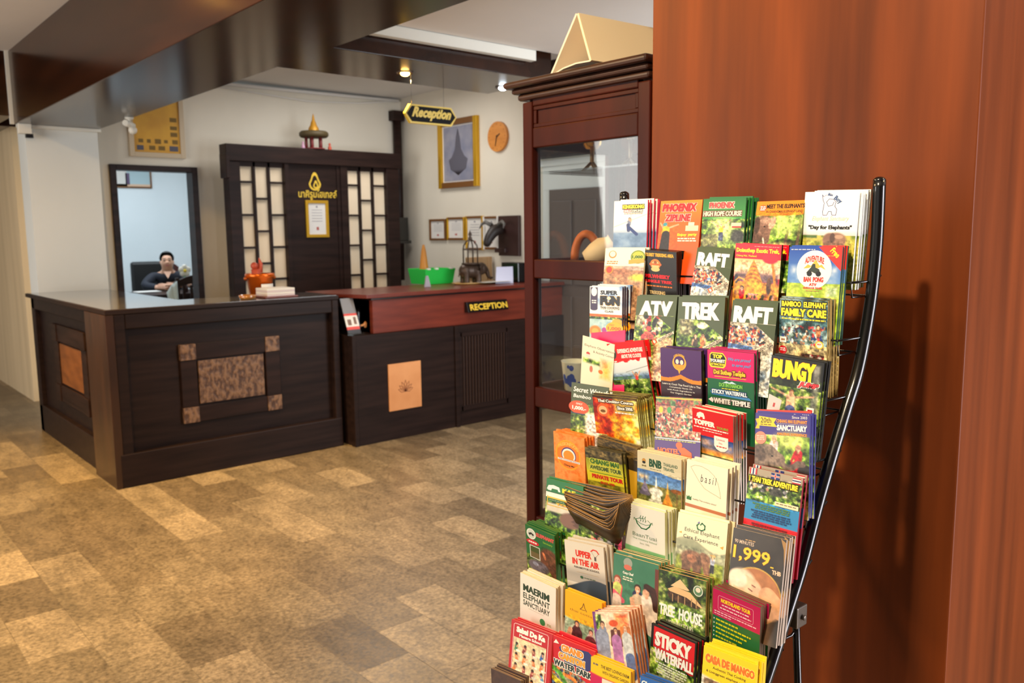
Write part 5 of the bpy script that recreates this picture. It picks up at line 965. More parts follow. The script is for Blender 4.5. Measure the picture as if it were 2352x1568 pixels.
@art
def a_sanct():
    s = Cover((66, 54, 140), (60, 60, 120), 34); s.leaf(0, .40, 1, 2.4, 5, 1.35).ell(.66, .5, .25, .15, (206, 226, 120), soft=1.3); s.man(.36, .47, .62, (240, 220, 220), hair=(236, 206, 160)).man(.80, .62, .60, (196, 30, 44), hair=(206, 150, 110), arms=[(-.1, -.2, .4, (196, 30, 44))]); s.cap(.76, .95, .7, 1.06, .10, (196, 30, 44)).ell(.92, 1.02, .13, .12, (40, 36, 36)); s.ell(.14, .84, .30, .26, (116, 100, 90)).cap(.24, .78, .44, .86, .20, (128, 112, 100), .13).ell(.10, .76, .10, .16, (88, 74, 66), rot=-20).path([(.46, .88), (.58, .98), (.70, .98), (.80, .90), (.88, .90)], .055, (112, 96, 86)).ell(.33, .80, .02, .014, (26, 22, 20)).ell(.30, 1.08, .28, .1, (70, 60, 54)); s.noise(0, 1.06, .5, 2.4, [(40, 40, 30), (80, 70, 60)], 6, soft=.05)
    s.P([(.0, .12), (.08, .10), (.08, .30), (0, .30), (.04, .21)], (236, 190, 40)).P([(.07, .06), (.40, .09), (.35, .17), (.41, .25), (.07, .24)], (246, 206, 50)).T('20th', .10, .085, .30, .185, (60, 50, 30), .01).G(.10, .20, .32, .23, (120, 90, 30)).T('Since 2003', .68, .025, .95, .075, WH, .0).T('CHIANG MAI ELEPHANT', .40, .10, .95, .165, (240, 150, 60), .03).T('SANCTUARY', .41, .20, .95, .31, WH, .04).T('AMAZING EXPERIENCE', .41, .345, .95, .395, (240, 150, 60), .03).R(.40, .18, .95, .184, WH).O(.11, .47, .11, .12, (240, 140, 120)).G(.03, .42, .19, .52, (250, 200, 180), 3); return s
@art
def a_passion():
    s = Cover((244, 128, 44), (240, 120, 40), 35); s.noise(0, 0, 1, 2.4, [(244, 120, 40), (250, 156, 80), (248, 140, 60)], 8); s.O(.46, .66, .40, .47, (252, 170, 40), 40).O(.46, .66, .36, .43, (246, 130, 40), 40); s.O(.48, .66, .24, .25, (70, 50, 130)).O(.48, .67, .215, .22, WH).O(.48, .68, .17, .17, (250, 150, 50)); s.R(.2, .78, .76, .95, (246, 130, 40)).T('PASSIONFOOD', .16, .24, .80, .36, (250, 190, 90), .04, bend=.14).R(.12, .80, .84, .86, (244, 236, 226)).T('Thai Cooking School', .14, .805, .82, .855, (90, 70, 150), .01).T('Chiang Mai', .32, .96, .66, 1.03, (60, 40, 30), .01, .2); return s
@art
def a_private():
    s = Cover((206, 196, 40), (60, 56, 30), 36); s.noise(0, 0, 1, .3, [(40, 36, 26), (90, 80, 50), (130, 110, 70)], 6, sy=2).grad(0, .28, 1, .62, (150, 150, 40), (206, 200, 50)).rect(0, .62, 1, 1.1, (226, 206, 40)).noise(0, .9, 1, 2.4, [(40, 40, 24), (160, 150, 40), (206, 190, 60)], 5); s.T('CHIANG MAI', .12, .28, .90, .42, (60, 110, 40), .04, out=(226, 226, 90)).T('AWESOME TOUR', .10, .46, .96, .58, (70, 90, 40), .04, out=(226, 226, 90)).R(.08, .64, .98, .66, (90, 140, 40)).T('PRIVATE TOUR', .14, .70, .98, .82, (206, 40, 30), .05).T('SINCE 1998', .36, .87, .74, .94, (206, 60, 30), .03); return s
@art
def a_bnb():
    s = Cover((206, 198, 166), (236, 216, 170), 37); s.grad(0, .40, 1, 1.0, (64, 110, 180), (150, 186, 220)).noise(0, .46, .3, .66, [(120, 150, 190), (240, 200, 140)], 4, soft=.1).noise(0, .72, 1, 2.4, [(50, 60, 34), (110, 110, 50), (160, 140, 80)], 7).rect(0, 0, 1, .32, (208, 200, 170)); s._mix(((s.V < .40 - .28 * (s.U - 1) ** 2 + .06) & (s.V > .3)).astype(float), (214, 206, 178)); s.stupa(.44, .5, .55, (236, 234, 230), WH).ell(.44, .86, .16, .1, (226, 226, 222)).stupa(.70, .58, .6, (206, 130, 40), (236, 180, 70)).ell(.90, .74, .13, .05, (150, 86, 30)).cap(.91, .76, .91, 1.05, .012, (110, 80, 40)).stupa(.18, .5, .4, (120, 110, 140), (90, 90, 140)); s.O(.155, .20, .045, .05, (190, 140, 60)).O(.155, .24, .04, .03, BK).T('BNB', .11, .30, .21, .335, (110, 96, 50), .03); s.T('BNB', .28, .13, .56, .31, DG, .03).T('THAILAND', .60, .15, .92, .22, (80, 110, 90), .02).T('TRAVEL', .60, .25, .85, .32, (80, 110, 90), .02).G(.30, .34, .55, .36, (120, 120, 90)); return s
@art
def a_basil():
    s = Cover((246, 240, 220), (240, 230, 204), 38); s.rect(0, 1.06, 1, 1.14, (190, 120, 90)); s.S([(.10, .16), (.20, .10), (.36, .09), (.54, .14), (.68, .24), (.78, .40), (.83, .58), (.86, .74)], .007, (160, 140, 70)).S([(.10, .16), (.20, .30), (.32, .46), (.46, .60), (.62, .66), (.76, .70), (.86, .74)], .007, (160, 140, 70)).T('b a s i l', .36, .28, .74, .46, (50, 34, 30), -.005, .15).R(.03, .86, .15, .97, (60, 120, 70)).P([(.03, .86), (.06, .90), (.09, .86), (.12, .90), (.15, .86), (.15, .83), (.03, .83)], (246, 240, 220)).T('healthy Thai cookery school', .19, .90, .76, .95, (110, 100, 90), .0); return s
@art
def a_ttrek():
    s = Cover((54, 140, 200), (150, 30, 50), 39); s.leaf(0, .12, 1, .60, 8, .9).crowd(.05, .22, .8, .42, [(230, 226, 220), (220, 170, 140), (60, 60, 70), (40, 50, 40), (150, 150, 160)], 40, .035, 4).ell(.55, .4, .12, .12, (70, 70, 66)).leaf(0, .42, 1, .62, 9, 1.3, .04).rect(0, .60, 1, .97, (54, 140, 200)).rect(0, .97, 1, 2.4, (206, 26, 40)).rect(0, 0, 1, .14, (170, 158, 140))
    for k, c in enumerate(((200, 40, 50), WH, (40, 50, 110), WH, (200, 40, 50))): s.R(.02 + .028 * k, .01, .02 + .028 * (k + 1), .12, c); s.R(.82, .02 + .022 * k, .97, .02 + .022 * (k + 1), c)
    s.R(.43, .02, .59, .13, (36, 50, 120)).P([(.43, .06), (.59, .06), (.59, .09), (.43, .09)], WH).R(.497, .02, .523, .13, WH).R(.43, .068, .59, .082, RD).R(.503, .02, .517, .13, RD); s.T('1 THAI TREK ADVENTURE', .03, .15, .93, .26, YE, .05, out=(60, 60, 10)).R(.55, .52, .98, .60, (240, 226, 190)).G(.58, .54, .94, .57, (130, 110, 80)); s.G(.12, .63, .9, .74, (90, 130, 30), 3).G(.1, .76, .92, .92, (30, 60, 110), 4).G(.14, 1.0, .9, 1.1, (110, 20, 30), 2); return s
@art
def a_kae():
    s = Cover((30, 110, 60), (60, 120, 60), 40); s.leaf(0, .6, 1, 2.4, 6, 1.2).noise(0, .62, 1, .9, [(226, 220, 206), (206, 196, 180)], 4, soft=.05); s.rect(0, 0, 1, .34, (34, 116, 62)).R(0, .34, 1, .36, (20, 80, 44)).R(0, .36, 1, .5, (226, 236, 226)); s.P([(.02, .28), (.06, .18), (.2, .15), (.36, .18), (.40, .30), (.34, .30), (.32, .25), (.16, .25), (.14, .31), (.06, .31)], WH).T('KAE', .45, .18, .80, .30, YE, .04).R(.05, .48, 1, .52, (240, 190, 60)).R(.04, .46, .06, .72, (236, 190, 60)).R(.04, .70, 1, .72, (236, 190, 60)).G(.1, .54, 1, .58, (150, 150, 120)).T('TOUR', .3, .60, .8, .67, (240, 170, 50), .03); s.ell(.7, 1.0, .3, .2, (130, 96, 84)); return s
@art
def a_650():
    s = Cover((40, 56, 34), (50, 60, 40), 41); s.leaf(0, 0, 1, 2.4, 6, .85).noise(.55, .1, 1, .6, [(190, 200, 180), (60, 90, 50), (236, 236, 230)], 6, soft=.08).crowd(.3, .4, 1, 1.2, [(40, 36, 40), (206, 150, 120), (190, 60, 90), (230, 226, 220)], 40, .06, 3); s.T('650', .06, .78, .52, 1.0, (246, 160, 60), .05, .2, out=WH).O(.42, 1.08, .11, .09, (190, 30, 60)).R(.80, .3, 1, .38, (206, 60, 130)); return s
@art
def a_baan():
    s = Cover((232, 230, 222), (216, 220, 160), 42); s.rect(0, 1.02, 1, 2.4, (130, 190, 130)); s.ell(.5, 1.0, .7, .04, (232, 230, 222)); g = (30, 110, 56); s.S([(.28, .34), (.32, .44), (.42, .53), (.54, .53), (.62, .45), (.66, .36)], .028, g).S([(.28, .36), (.40, .42), (.54, .43), (.66, .38)], .012, g).S([(.28, .34), (.36, .30), (.48, .28)], .012, g).S([(.58, .30), (.66, .36)], .012, g).S([(.24, .36), (.24, .31), (.28, .34)], .012, g).S([(.70, .38), (.69, .33), (.66, .36)], .012, g)
    for x in (.40, .46, .52): s.S([(x, .36), (x + .015, .32), (x - .01, .27), (x + .01, .22)], .012, g)
    s.T('BaanTuai', .20, .66, .80, .75, (130, 150, 130), .0).T('Thai Cookery School', .20, .79, .80, .84, (120, 160, 120), .0).T('Since 1995', .38, .88, .62, .92, (150, 160, 140), .0); return s
@art
def a_ethic():
    s = Cover((244, 236, 200), (236, 214, 160), 43); t = s.vn(3, 4)[..., None]; m = np.clip((s.V - .58 + .12 * np.sin(s.U * 5 + .5) + .08 * s.U) / .03, 0, 1)[..., None]; s.C = s.C * (1 - m) + (np.array((126, 136, 110)) * (1 - t) + np.array((190, 190, 160)) * t) * m; s.noise(0, .82, 1, 2.4, [(90, 110, 34), (140, 156, 56), (176, 186, 90)], 7, soft=.05); s.ele(.36, .88, .72, (136, 100, 78)); s.ell(.34, .86, .1, .08, (176, 120, 90)).cap(.56, .74, .66, 1.1, .05, (150, 110, 86)); s.man(.76, .74, .36, (190, 200, 226), legs=(50, 50, 60)).ell(.76, .70, .06, .025, (206, 170, 110)); s.P([(.40, .14), (.44, .09), (.46, .13)], (110, 100, 170)).S([(.44, .14), (.40, .18), (.42, .25), (.50, .27), (.56, .23), (.56, .16), (.50, .12), (.47, .16)], .026, (50, 120, 70)).T('Ethical Elephant', .16, .27, .86, .37, (60, 50, 40), .0).T('Care Experience', .14, .41, .84, .51, (60, 50, 40), .0).P([(.04, .40), (.10, .37), (.10, .41)], (226, 170, 60)).P([(.88, .50), (.95, .46), (.94, .53)], (226, 170, 60)); return s
@art
def a_1999():
    s = Cover((60, 56, 54), (190, 170, 150), 44); s.noise(0, 0, 1, .75, [(54, 50, 50), (74, 68, 64)], 2); s.ell(.52, 1.16, .50, .52, (206, 166, 80), soft=.02).ell(.52, 1.17, .485, .505, (176, 116, 76), soft=.02); s.noise(.1, .74, .98, 2.4, [(180, 120, 80), (206, 150, 106)], 3, soft=.2, a=.5); s.ell(.26, .96, .26, .24, (236, 216, 190)).cap(.30, 1.02, .62, 1.16, .20, (240, 190, 156), .10).ell(.46, 1.02, .20, .16, (244, 196, 164), rot=35).ell(.18, .92, .18, .16, (242, 226, 204), rot=30).cap(.46, .98, .52, 1.0, .010, (120, 70, 56)).cap(.40, 1.06, .47, 1.09, .010, (110, 64, 52)).cap(.60, 1.02, .68, 1.12, .035, (246, 196, 166), .02).ell(.66, 1.19, .045, .022, (196, 60, 60), rot=30).cap(.76, 1.1, 1.0, 1.3, .16, (226, 170, 130)).ell(.6, 1.4, .4, .16, (236, 180, 146)); s.P([(.9, 0), (1, .06), (1, .5), (.97, .2)], (170, 130, 80)); s.T('90 MINUTES', .05, .20, .42, .27, (226, 200, 180), .01).G(.25, .16, .44, .19, (200, 160, 110)).T('1,999', .04, .31, .74, .60, (246, 206, 50), .02, out=(150, 90, 20), ow=.02).R(.76, .55, .82, .575, (246, 196, 50)).T('THB', .80, .60, .96, .68, (240, 200, 170), .03); return s
@art
def a_green():
    s = Cover((34, 108, 58), (60, 100, 40), 45); s.leaf(0, .9, 1, 2.4, 7, 1.0); s.ell(.78, .86, .34, .36, (104, 62, 44)).ell(.62, .78, .04, .12, (206, 120, 80), rot=-20).cap(.8, 1.0, .95, 1.3, .1, (110, 70, 54)).ell(.4, 1.2, .36, .2, (110, 100, 110)).ell(.3, 1.14, .1, .06, (150, 150, 170)); s.O(.2, .24, .16, .17, WH).O(.2, .24, .13, .14, (210, 220, 210)).P([(.10, .24), (.2, .19), (.30, .24), (.26, .30), (.2, .25), (.14, .30)], (40, 40, 40)); s.T('ELEPHANT', .38, .13, .98, .25, (232, 90, 90), .04).T('Sanctuary', .60, .32, .92, .40, (150, 200, 60), .02).O(.24, .50, .22, .08, (214, 40, 60)).G(.1, .46, .38, .54, WH).R(.13, .60, .48, 1.0, WH).R(.15, .62, .46, .98, (70, 84, 40)).R(.15, .80, .46, .98, (110, 96, 60)); return s
@art
def a_upper():
    s = Cover((226, 220, 208), (196, 180, 160), 46); s.grad(0, .6, 1, 1.05, (226, 220, 208), (170, 166, 160), (190, 184, 176)); m = np.clip((s.V - (1.02 + .12 * np.cos(s.U * 3.6 + .6)) - .12 * (.6 - s.U)) / .02, 0, 1); s._mix(m, (60, 74, 90)); s.T('UPPER', .28, .20, .68, .37, (220, 50, 34), .04).T('IN THE AIR', .18, .42, .86, .58, (220, 50, 34), .04).S([(.68, .16), (.74, .11), (.82, .12), (.87, .19)], .03, (222, 60, 46)).S([(.70, .18), (.77, .30)], .005, (120, 90, 80)).S([(.86, .2), (.78, .30)], .005, (120, 90, 80)).R(.755, .28, .80, .38, (90, 80, 80)).T('PARAMOTOR SCHOOL', .22, .62, .86, .67, (70, 60, 60), .02).R(.28, .76, .84, .765, (200, 170, 120)).O(.40, .88, .04, .035, (40, 90, 60)).G(.46, .86, .76, .90, (90, 110, 90)); return s
@art
def a_cooks():
    s = Cover((62, 124, 96), (206, 176, 120), 47); s.noise(0, 0, 1, 2.4, [(58, 118, 92), (70, 132, 104)], 2); s.rect(.93, .1, 1, .9, (110, 56, 50)); s.man(.10, .58, .95, (214, 60, 90), hair=(150, 70, 50), skin=(226, 170, 150)); s.cap(.10, .72, .08, .86, .10, (190, 206, 110)).cap(.02, .86, .22, 1.0, .06, (214, 90, 110)).cap(.08, 1.0, .10, 1.4, .12, (206, 190, 176)); s.man(.56, .64, .85, (40, 46, 84), hair=(50, 36, 30)); s.cap(.58, .90, .58, 1.3, .15, (206, 186, 156)).cap(.44, .9, .5, 1.25, .05, SK).cap(.74, .95, .6, 1.28, .05, SK); s.cap(.84, .96, .9, 1.4, .17, (226, 214, 200)).man(.76, .66, .9, (226, 214, 200), hair=(60, 36, 30)).path([(.76, .54), (.88, .58), (.95, .80), (.97, .95)], .07, (60, 36, 30)).ell(.73, .68, .06, .085, (236, 180, 150)).ell(.5, 1.4, .1, .05, (206, 120, 60)); s.O(.33, .14, .10, .11, (150, 160, 150)).O(.33, .24, .09, .06, (206, 110, 90)).T('Cozy Chef', .22, .34, .46, .41, WH, .03).G(.22, .44, .46, .54, (220, 220, 200), 2); return s
@art
def a_tree():
    s = Cover((60, 74, 44), (196, 160, 110), 48); s.leaf(0, 0, 1, 2.4, 5, .75).leaf(0, .62, 1, 1.1, 7, 1.25, .1).noise(0, 1.2, 1, 2.4, [(60, 60, 40), (120, 120, 80), (150, 150, 120)], 6, soft=.1); s.cap(.30, .46, .80, .52, .10, (70, 50, 36)); s.P([(.26, .28), (.46, .10), (.66, .28), (.62, .30)], (226, 196, 150)).P([(.20, .36), (.34, .28), (.68, .32), (.94, .56), (.90, .57), (.6, .44), (.24, .40)], (224, 186, 136)); 
    for x in (.30, .42, .56, .70, .8): s.R(x, .44, x + .02, .60, (176, 140, 100))
    s.O(.84, .24, .10, .11, (206, 214, 200)).O(.84, .24, .08, .09, (90, 130, 96)).O(.84, .22, .05, .05, (226, 214, 196)); s.T('TREE  HOUSE', .03, .70, .94, .94, WH, .03, .05).T('HIDEAWAY TOURS', .20, 1.0, .76, 1.12, (226, 220, 206), .01, .05); return s
@art
def a_north():
    s = Cover((22, 104, 62), (90, 70, 50), 49); s.rect(0, 0, 1, .52, (196, 24, 90)); s.S([(.14, .10), (.84, .10), (.86, .13), (.86, .36), (.84, .39), (.14, .39), (.12, .36), (.12, .13), (.14, .10)], .006, (240, 190, 210)).T('NORTHLAND TOUR', .18, .14, .80, .22, YE, .03).G(.2, .245, .78, .29, (244, 206, 216)).G(.16, .31, .82, .355, (244, 206, 216)).G(.04, .41, .94, .45, (240, 200, 214)).G(.04, .46, .4, .49, (240, 200, 214))
    for k in range(9):
        y = .56 + k * .085; s.P([(.03, y + .01), (.055, y + .03), (.03, y + .05)], WH)
        if k not in (2,): pass
        s.G(.08, y, .55 + .38 * ((k * 7) % 4) / 4, y + .06, (206, 206, 30), 1, k)
    return s
@art
def a_maerim():
    s = Cover((244, 240, 230), (226, 204, 160), 50); s.grad(0, .82, 1, 1.4, (244, 240, 230), (226, 206, 200)); g = (40, 64, 44); s.T('MAERIM', .09, .25, .82, .43, g, .03).T('ELEPHANT', .09, .47, .84, .62, g, .02).T('SANCTUARY', .09, .66, .84, .80, g, .02).R(.25, .84, .68, .85, (206, 196, 180)).O(.64, 1.03, .075, .085, (60, 140, 86)).G(.76, 1.0, .88, 1.06, (170, 170, 110), 2); return s
@art
def a_cottage():
    s = Cover((248, 184, 26), (250, 176, 30), 51); s.noise(0, .62, 1, 2.4, [(130, 160, 130), (190, 206, 180), (90, 120, 96)], 4).ell(.5, .58, .65, .14, (248, 184, 26)); s.man(.34, .78, .75, (70, 40, 46), hair=(60, 40, 36), skin=(206, 150, 120)).cap(.34, 1.0, .34, 1.5, .15, (84, 44, 50)).cap(.16, .98, .10, 1.2, .06, (206, 150, 120)); s.man(.72, .86, .72, (214, 190, 190), hair=(70, 50, 44), skin=(220, 160, 136)).cap(.72, 1.1, .72, 1.5, .15, (120, 56, 66)); s.S([(.42, .36), (.48, .30), (.52, .18), (.545, .28), (.60, .37)], .018, (110, 70, 20)).S([(.44, .36), (.56, .35)], .014, (110, 70, 20)).T('thai cottage', .14, .42, .90, .50, (150, 96, 24), -.005); return s
@art
def a_friends():
    s = Cover((244, 216, 190), (206, 120, 80), 52); s.noise(.55, 0, 1, .6, [(240, 130, 60), (250, 176, 110), (226, 90, 50)], 5, sy=2, soft=.1).rect(0, 0, .08, 2.4, (120, 60, 140)).leaf(.05, .05, .25, .45, 7, 1.3, .04).ell(.55, .28, .12, .08, (240, 90, 40)); s.man(.24, .32, .78, (140, 150, 176), hair=(60, 40, 34)); s.cap(.2, .6, .2, 1.3, .18, (140, 150, 176)); s.man(.58, .46, .66, (170, 110, 170), hair=(80, 40, 34)); s.path([(.50, .48), (.47, .8)], .05, (90, 46, 36)).path([(.67, .48), (.69, .8)], .05, (90, 46, 36)).cap(.58, .68, .58, 1.3, .13, (176, 116, 176)); s.man(.84, .38, .66, (206, 206, 206), hair=(206, 120, 60)); s.path([(.76, .40), (.75, .62)], .05, (206, 120, 60)).path([(.93, .4), (.94, .66)], .05, (206, 120, 60)).cap(.86, .62, .88, 1.1, .13, (200, 204, 206)).cap(.88, 1.1, .9, 1.5, .12, (90, 110, 160)); return s
@art
def a_sticky():
    s = Cover((30, 26, 24), (40, 46, 40), 53); s.leaf(0, .3, .98, 2.4, 6, 1.2).noise(.2, .75, .9, 1.05, [(150, 170, 90), (226, 230, 200)], 8, sy=2, soft=.08, a=.7).ell(.4, 1.3, .22, .1, (240, 240, 230), rot=30).ell(.3, 1.36, .1, .08, (70, 50, 44)); s.rect(0, 0, 1, .035, (30, 26, 24)); s._mix(((s.U < .06) & (s.V < .5)).astype(float), (30, 26, 24)); s.R(.06, .035, .97, .46, (216, 28, 36)).P([(.06, .46), (.97, .46), (.97, .70), (.9, .72)], (200, 30, 36)).T('STICKY', .10, .12, .90, .42, WH, .05, out=(60, 10, 10), ow=.02).T('WATERFALL', .10, .46, .96, .68, WH, .045, out=(60, 30, 20), ow=.02).G(.12, .72, .9, .98, (226, 230, 214), 5); return s
@art
def a_casa():
    s = Cover((250, 214, 34), (240, 200, 40), 54); s.rect(0, .48, 1, 2.4, (236, 232, 216)); s.ell(.5, .40, .7, .16, (250, 214, 34)); s.noise(.05, .56, .48, 2.4, [(110, 80, 60), (200, 170, 140), (60, 50, 46)], 5).noise(.52, .56, .96, 2.4, [(150, 130, 130), (200, 190, 190), (90, 80, 90)], 5); s.man(.28, .72, .5, (200, 60, 60)); s.T('CASA DE MANGO', .05, .12, .97, .27, (236, 120, 40), .05, out=(252, 236, 120), ow=.03).T('Authentic Thai Cooking', .20, .31, .82, .37, (70, 50, 20), .01).T('& Livinggreen elephant sanctuary', .08, .40, .96, .455, (70, 50, 20), .01); return s
@art
def a_sabai():
    s = Cover((190, 26, 38), (206, 80, 70), 55); s.rect(.08, .38, .88, 2.4, (240, 222, 184)); s.noise(.08, .38, .88, 2.4, [(240, 226, 190), (230, 206, 166)], 6)
    g = random.Random(4)
    for r_ in range(4):
        for c_ in range(4):
            x, y = .17 + c_ * .21, .52 + r_ * .24; a = g.choice([(40, 90, 170), (60, 130, 90), (226, 130, 70), (150, 60, 60), (90, 150, 200)]); s.ell(x, y, .035, .04, (60, 36, 30)).cap(x, y + .05, x + g.uniform(-.05, .05), y + .14, .035, a).cap(x, y + .07, x + g.uniform(-.08, .08), y + .03, .018, SK).ell(x + .04, y + .15, .06, .025, (244, 240, 230))
    s.S([(.07, 1.7), (.07, .09), (.10, .06), (.88, .06), (.91, .09), (.91, 1.7)], .012, (244, 214, 214)).T('Sabai De Ka', .14, .11, .84, .25, WH, .06).T('Massage School', .22, .27, .76, .36, WH, .03); return s
@art
def a_grand():
    s = Cover((206, 30, 44), (226, 60, 66), 56); s.rect(0, .62, 1, 2.4, (150, 150, 120)).crowd(0, .62, 1, 2.4, CROWD, 260, .034, 9).path([(0, .72), (.2, .8), (.35, 1.0), (.55, 1.1)], .05, (90, 170, 60)).path([(0, .95), (.25, 1.05), (.4, 1.3)], .06, (246, 220, 50)).path([(.3, .78), (.55, .82), (.62, .98)], .04, (240, 130, 50)); s.P([(.16, .22), (.22, .14), (.86, .06), (1, .16), (1, .40), (.86, .50), (.3, .5)], (52, 60, 120)).P([(.60, .66), (1, .40), (1, .72), (.9, .80)], (214, 36, 44)).P([(.02, .16), (.08, .06), (.16, .14)], WH).T('GRAND', .22, .12, .74, .27, (250, 150, 50), .04, out=WH, ow=.05).T('CANYON', .16, .31, .78, .46, (250, 170, 50), .04, out=WH, ow=.05).T('WATER PARK', .04, .51, .96, .65, (40, 60, 60), .03, out=WH, ow=.05); return s
@art
def a_farm():
    s = Cover((250, 204, 30), (250, 180, 60), 57); s.rect(0, .34, 1, 2.4, (206, 26, 90)).ell(.5, .26, .8, .14, (250, 204, 30)).rect(.30, .42, 1, 2.4, (240, 230, 210)); s.G(.06, .10, .20, .18, (120, 110, 100)).T('THE BEST LOVING FARM', .26, .10, .96, .18, (70, 60, 20), .02).T('WITH ORGANIC GARDEN', .30, .23, .96, .30, (70, 60, 20), .01).T('m', .42, .5, .55, .62, (226, 130, 110), .0).G(.4, .68, .9, .8, (236, 180, 160)); return s
@art
def a_blue():
    s = Cover((30, 96, 180), (70, 76, 100), 58); s.T('Chiang Mai', .04, .10, .72, .26, WH, .03, .1).leaf(0, .5, 1, 2.4, 6); return s
@art
def a_dark():
    s = Cover((72, 58, 58), (120, 96, 70), 59); s.noise(0, 0, 1, 2.4, [(60, 48, 50), (90, 70, 66), (70, 58, 62)], 3); return s
@art
def a_brown():
    s = Cover((96, 76, 40), (120, 96, 50), 60); s.noise(0, 0, 1, .9, [(70, 54, 30), (130, 104, 56), (40, 34, 22), (160, 130, 70)], 5, sy=2).rect(0, .55, 1, 2.4, (226, 170, 40)).noise(0, .3, 1, .56, [(40, 32, 22), (80, 64, 36)], 5); return s
@art
def a_pink():
    s = Cover((214, 16, 92), (206, 20, 80), 61); s.noise(0, 0, 1, 2.4, [(206, 14, 84), (226, 30, 104)], 2); return s
@art
def a_redback():
    s = Cover((222, 60, 40), (222, 60, 40), 62); return s

